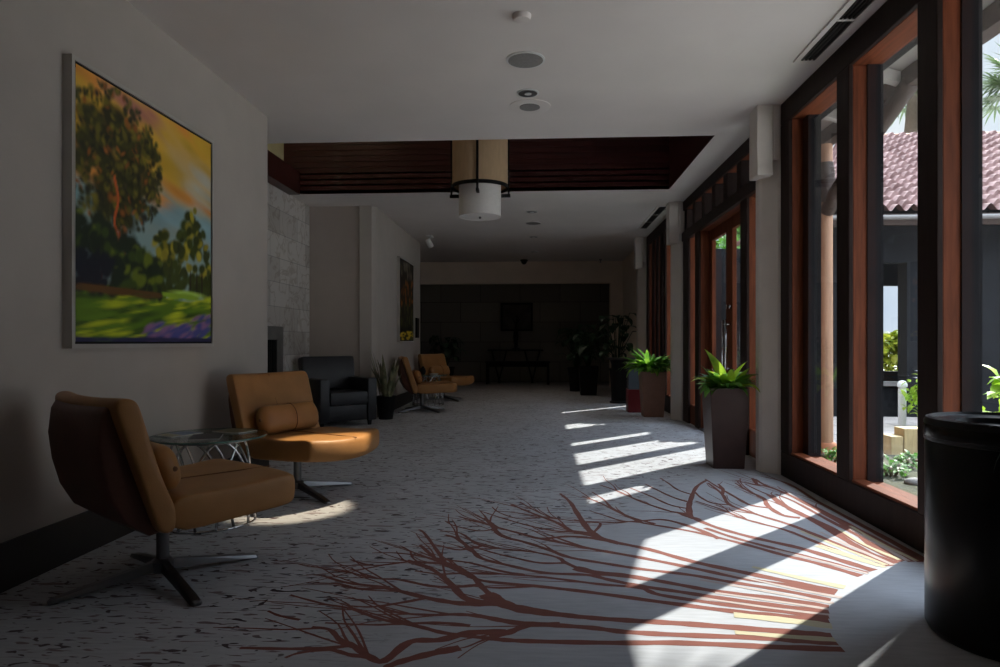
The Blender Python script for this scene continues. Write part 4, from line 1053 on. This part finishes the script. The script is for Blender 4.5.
for k in range(9):
    rg = random.Random(60 + k); mb = MB(); r_ = rg.uniform(.04, .075)
    mb.lathe([(r_ * .5, 0), (r_, r_ * .35), (r_ * .9, r_ * .8), (r_ * .4, r_ * 1.1)], 9); o = mb.build('garden_stone', M['pav_grey'], None, smooth=True)
    o.location = (2.62 + .2 * k, 5.6 + rg.uniform(-.15, .5), -.06); o.rotation_euler = (0, 0, rg.uniform(0, 6)); o.scale = (1.2, .9, .8)
    tag(o, 'small grey stone in the garden bed outside the second pane', 'stone', 'grey stones in the garden bed')
for x0, x1, h, lb in ((3.56, 3.68, .14, 'short pale timber stump in the garden bed, lower and left of two'), (3.69, 4.05, .22, 'pale timber block in the garden bed, larger and right of two')):
    mb = MB(); mb.box(x0, x1, 7.0, 7.2, -.06, h, bev=.008); o = mb.build('timber_block', M['stump'], None); tag(o, lb, 'timber block')
bl = empty('bollard', (4.9, 9.35, -.03), 0, 'slim pale bollard on the terrace behind the lime shrub', 'bollard')
mb = MB(); mb.lathe([(.05, 0), (.05, .5), (.045, .52)], 20); mb.build('shaft', M['white'], bl, smooth=True, angle=40)
mb = MB(); mb.lathe([(.06, .521), (.065, .56), (.04, .60), (.01, .61)], 20); mb.build('cap', M['white'], bl, smooth=True, angle=40)
# palms
def palm(x, y, h, label, seed, sc=1.0, n=34):
    e = empty('palm_tree', (x, y, -.06), 0, label, 'tree', 'palms behind the pavilion'); rg = random.Random(seed)
    mb = MB(); mb.tube([(.1 * math.sin(k * .7), 0, h * k / 10) for k in range(11)], [.22 - .008 * k for k in range(11)], 12); mb.build('trunk', M['bark'], e, smooth=True)
    f = MB()
    for k in range(n):
        yaw = rg.uniform(0, 2 * PI); el = rg.uniform(-.5, 1.3); stl = rg.uniform(.5, .9) * sc
        d_ = Vector((math.cos(yaw) * math.cos(el), math.sin(yaw) * math.cos(el), math.sin(el))); b0 = Vector((0.1 * math.sin(7), 0, h)); c0 = b0 + d_ * stl
        f.tube([b0, c0], .015, 4)
        side = Vector((-math.sin(yaw), math.cos(yaw), 0)); up = d_.cross(side)
        for j in range(15):
            a = (j - 7) / 7 * 1.9; dd = d_ * math.cos(a) + side * math.sin(a)
            yw = math.atan2(dd.y, dd.x); ee = math.asin(max(-1, min(1, dd.z)))
            add_leaf(f, c0, yw, ee, rg.uniform(.65, .9) * sc, .06 * sc, .7, n=3)
    f.build('fronds', M['leaf_palm'], e, smooth=True)
palm(6.05, 7.1, 6.5, 'small palm on the terrace beyond the right edge', 5, .72, 18)
palm(9.45, 17.6, 7.5, 'fan palm behind the tile roof seen through the second pane', 1)
palm(12.35, 17.9, 7.5, 'fan palm at the right edge of the photo above the tile roof', 2)

# ------------------------------------------------------------------ light
w = bpy.data.worlds.new('sky'); C.world = w; w.use_nodes = True; nt = w.node_tree
bg = nt.nodes['Background']; tc = N(nt, 'ShaderNodeTexCoord')
nz = N(nt, 'ShaderNodeTexNoise'); nz.inputs['Scale'].default_value = 2.2; nz.inputs['Detail'].default_value = 8
L(nt, tc.outputs['Generated'], nz.inputs['Vector'])
rp = N(nt, 'ShaderNodeValToRGB'); rp.color_ramp.elements[0].position = .42; rp.color_ramp.elements[1].position = .62
rp.color_ramp.elements[0].color = (.56, .66, .84, 1); rp.color_ramp.elements[1].color = (.90, .92, .96, 1)
L(nt, nz.outputs['Fac'], rp.inputs['Fac']); L(nt, rp.outputs['Color'], bg.inputs['Color']); 
sxw = N(nt, 'ShaderNodeSeparateXYZ'); L(nt, tc.outputs['Generated'], sxw.inputs[0])
mrw = N(nt, 'ShaderNodeMapRange', interpolation_type='SMOOTHSTEP'); mrw.inputs['From Min'].default_value = .35; mrw.inputs['From Max'].default_value = .74; mrw.inputs['To Min'].default_value = .62; mrw.inputs['To Max'].default_value = 4.0
L(nt, sxw.outputs['Z'], mrw.inputs['Value']); L(nt, mrw.outputs['Result'], bg.inputs['Strength'])
def light(name, kind, loc, energy, col=(1, 1, 1), **k):
    d_ = bpy.data.lights.new(name, kind); o = bpy.data.objects.new(name, d_); COL.objects.link(o); o.location = loc; d_.energy = energy; d_.color = col
    for a, b in k.items(): setattr(d_, a, b)
    return o
def aim(o, to): o.rotation_euler = (Vector(to) - o.location).to_track_quat('-Z', 'Y').to_euler()
E_ = R(40)
s = light('sun', 'SUN', (10, 14, 12), 5.6, (1.0, .95, .88), angle=R(.6)); aim(s, Vector(s.location) - Vector((math.cos(E_) * .7071, math.cos(E_) * .7071, math.sin(E_))))
for (y0, y1, zz) in ((2.42, 5.6, 2.95), (5.7, 9.4, 2.95), (9.6, 12.5, 2.95)):
    p = light('window_portal', 'AREA', (2.22, (y0 + y1) / 2, zz / 2 + .05), 1); p.data.shape = 'RECTANGLE'; p.data.size = zz - .1; p.data.size_y = (y1 - y0)
    p.data.cycles.is_portal = True; p.rotation_euler = (0, R(90), 0)
sp_ = light('seat_patch_spot', 'SPOT', (-.095, 5.25, H - .03), 420, (1, .86, .62), spot_size=R(12.5), spot_blend=.5, shadow_soft_size=.03); aim(sp_, (-1.42, 4.42, .4))  # added spot for the seat's warm patch, whose real source is unknown
for y in (10.05, 12.45, 14.5):
    q = light('downlight_glow', 'SPOT', (-.12, y, H - .02), 7, (1, .86, .68), spot_size=R(120), spot_blend=.8, shadow_soft_size=.04)
cv = light('well_fill_light', 'POINT', (-2.6, 7.6, 4.3), 1.2, (1, .85, .5), shadow_soft_size=.1)  # added warm light for the well's yellow wall, no fixture seen there

# ------------------------------------------------------------------ view
C.view_settings.view_transform = 'Standard'; C.view_settings.look = 'None'; C.view_settings.gamma = 1; C.view_settings.use_curve_mapping = False
C.view_settings.exposure = 0.97
C.cycles.max_bounces = 12; C.cycles.diffuse_bounces = 8; C.cycles.glossy_bounces = 5; C.cycles.transparent_max_bounces = 24
C.cycles.use_denoising = True; C.cycles.sample_clamp_indirect = 6.0; C.cycles.caustics_reflective = False; C.cycles.caustics_refractive = False
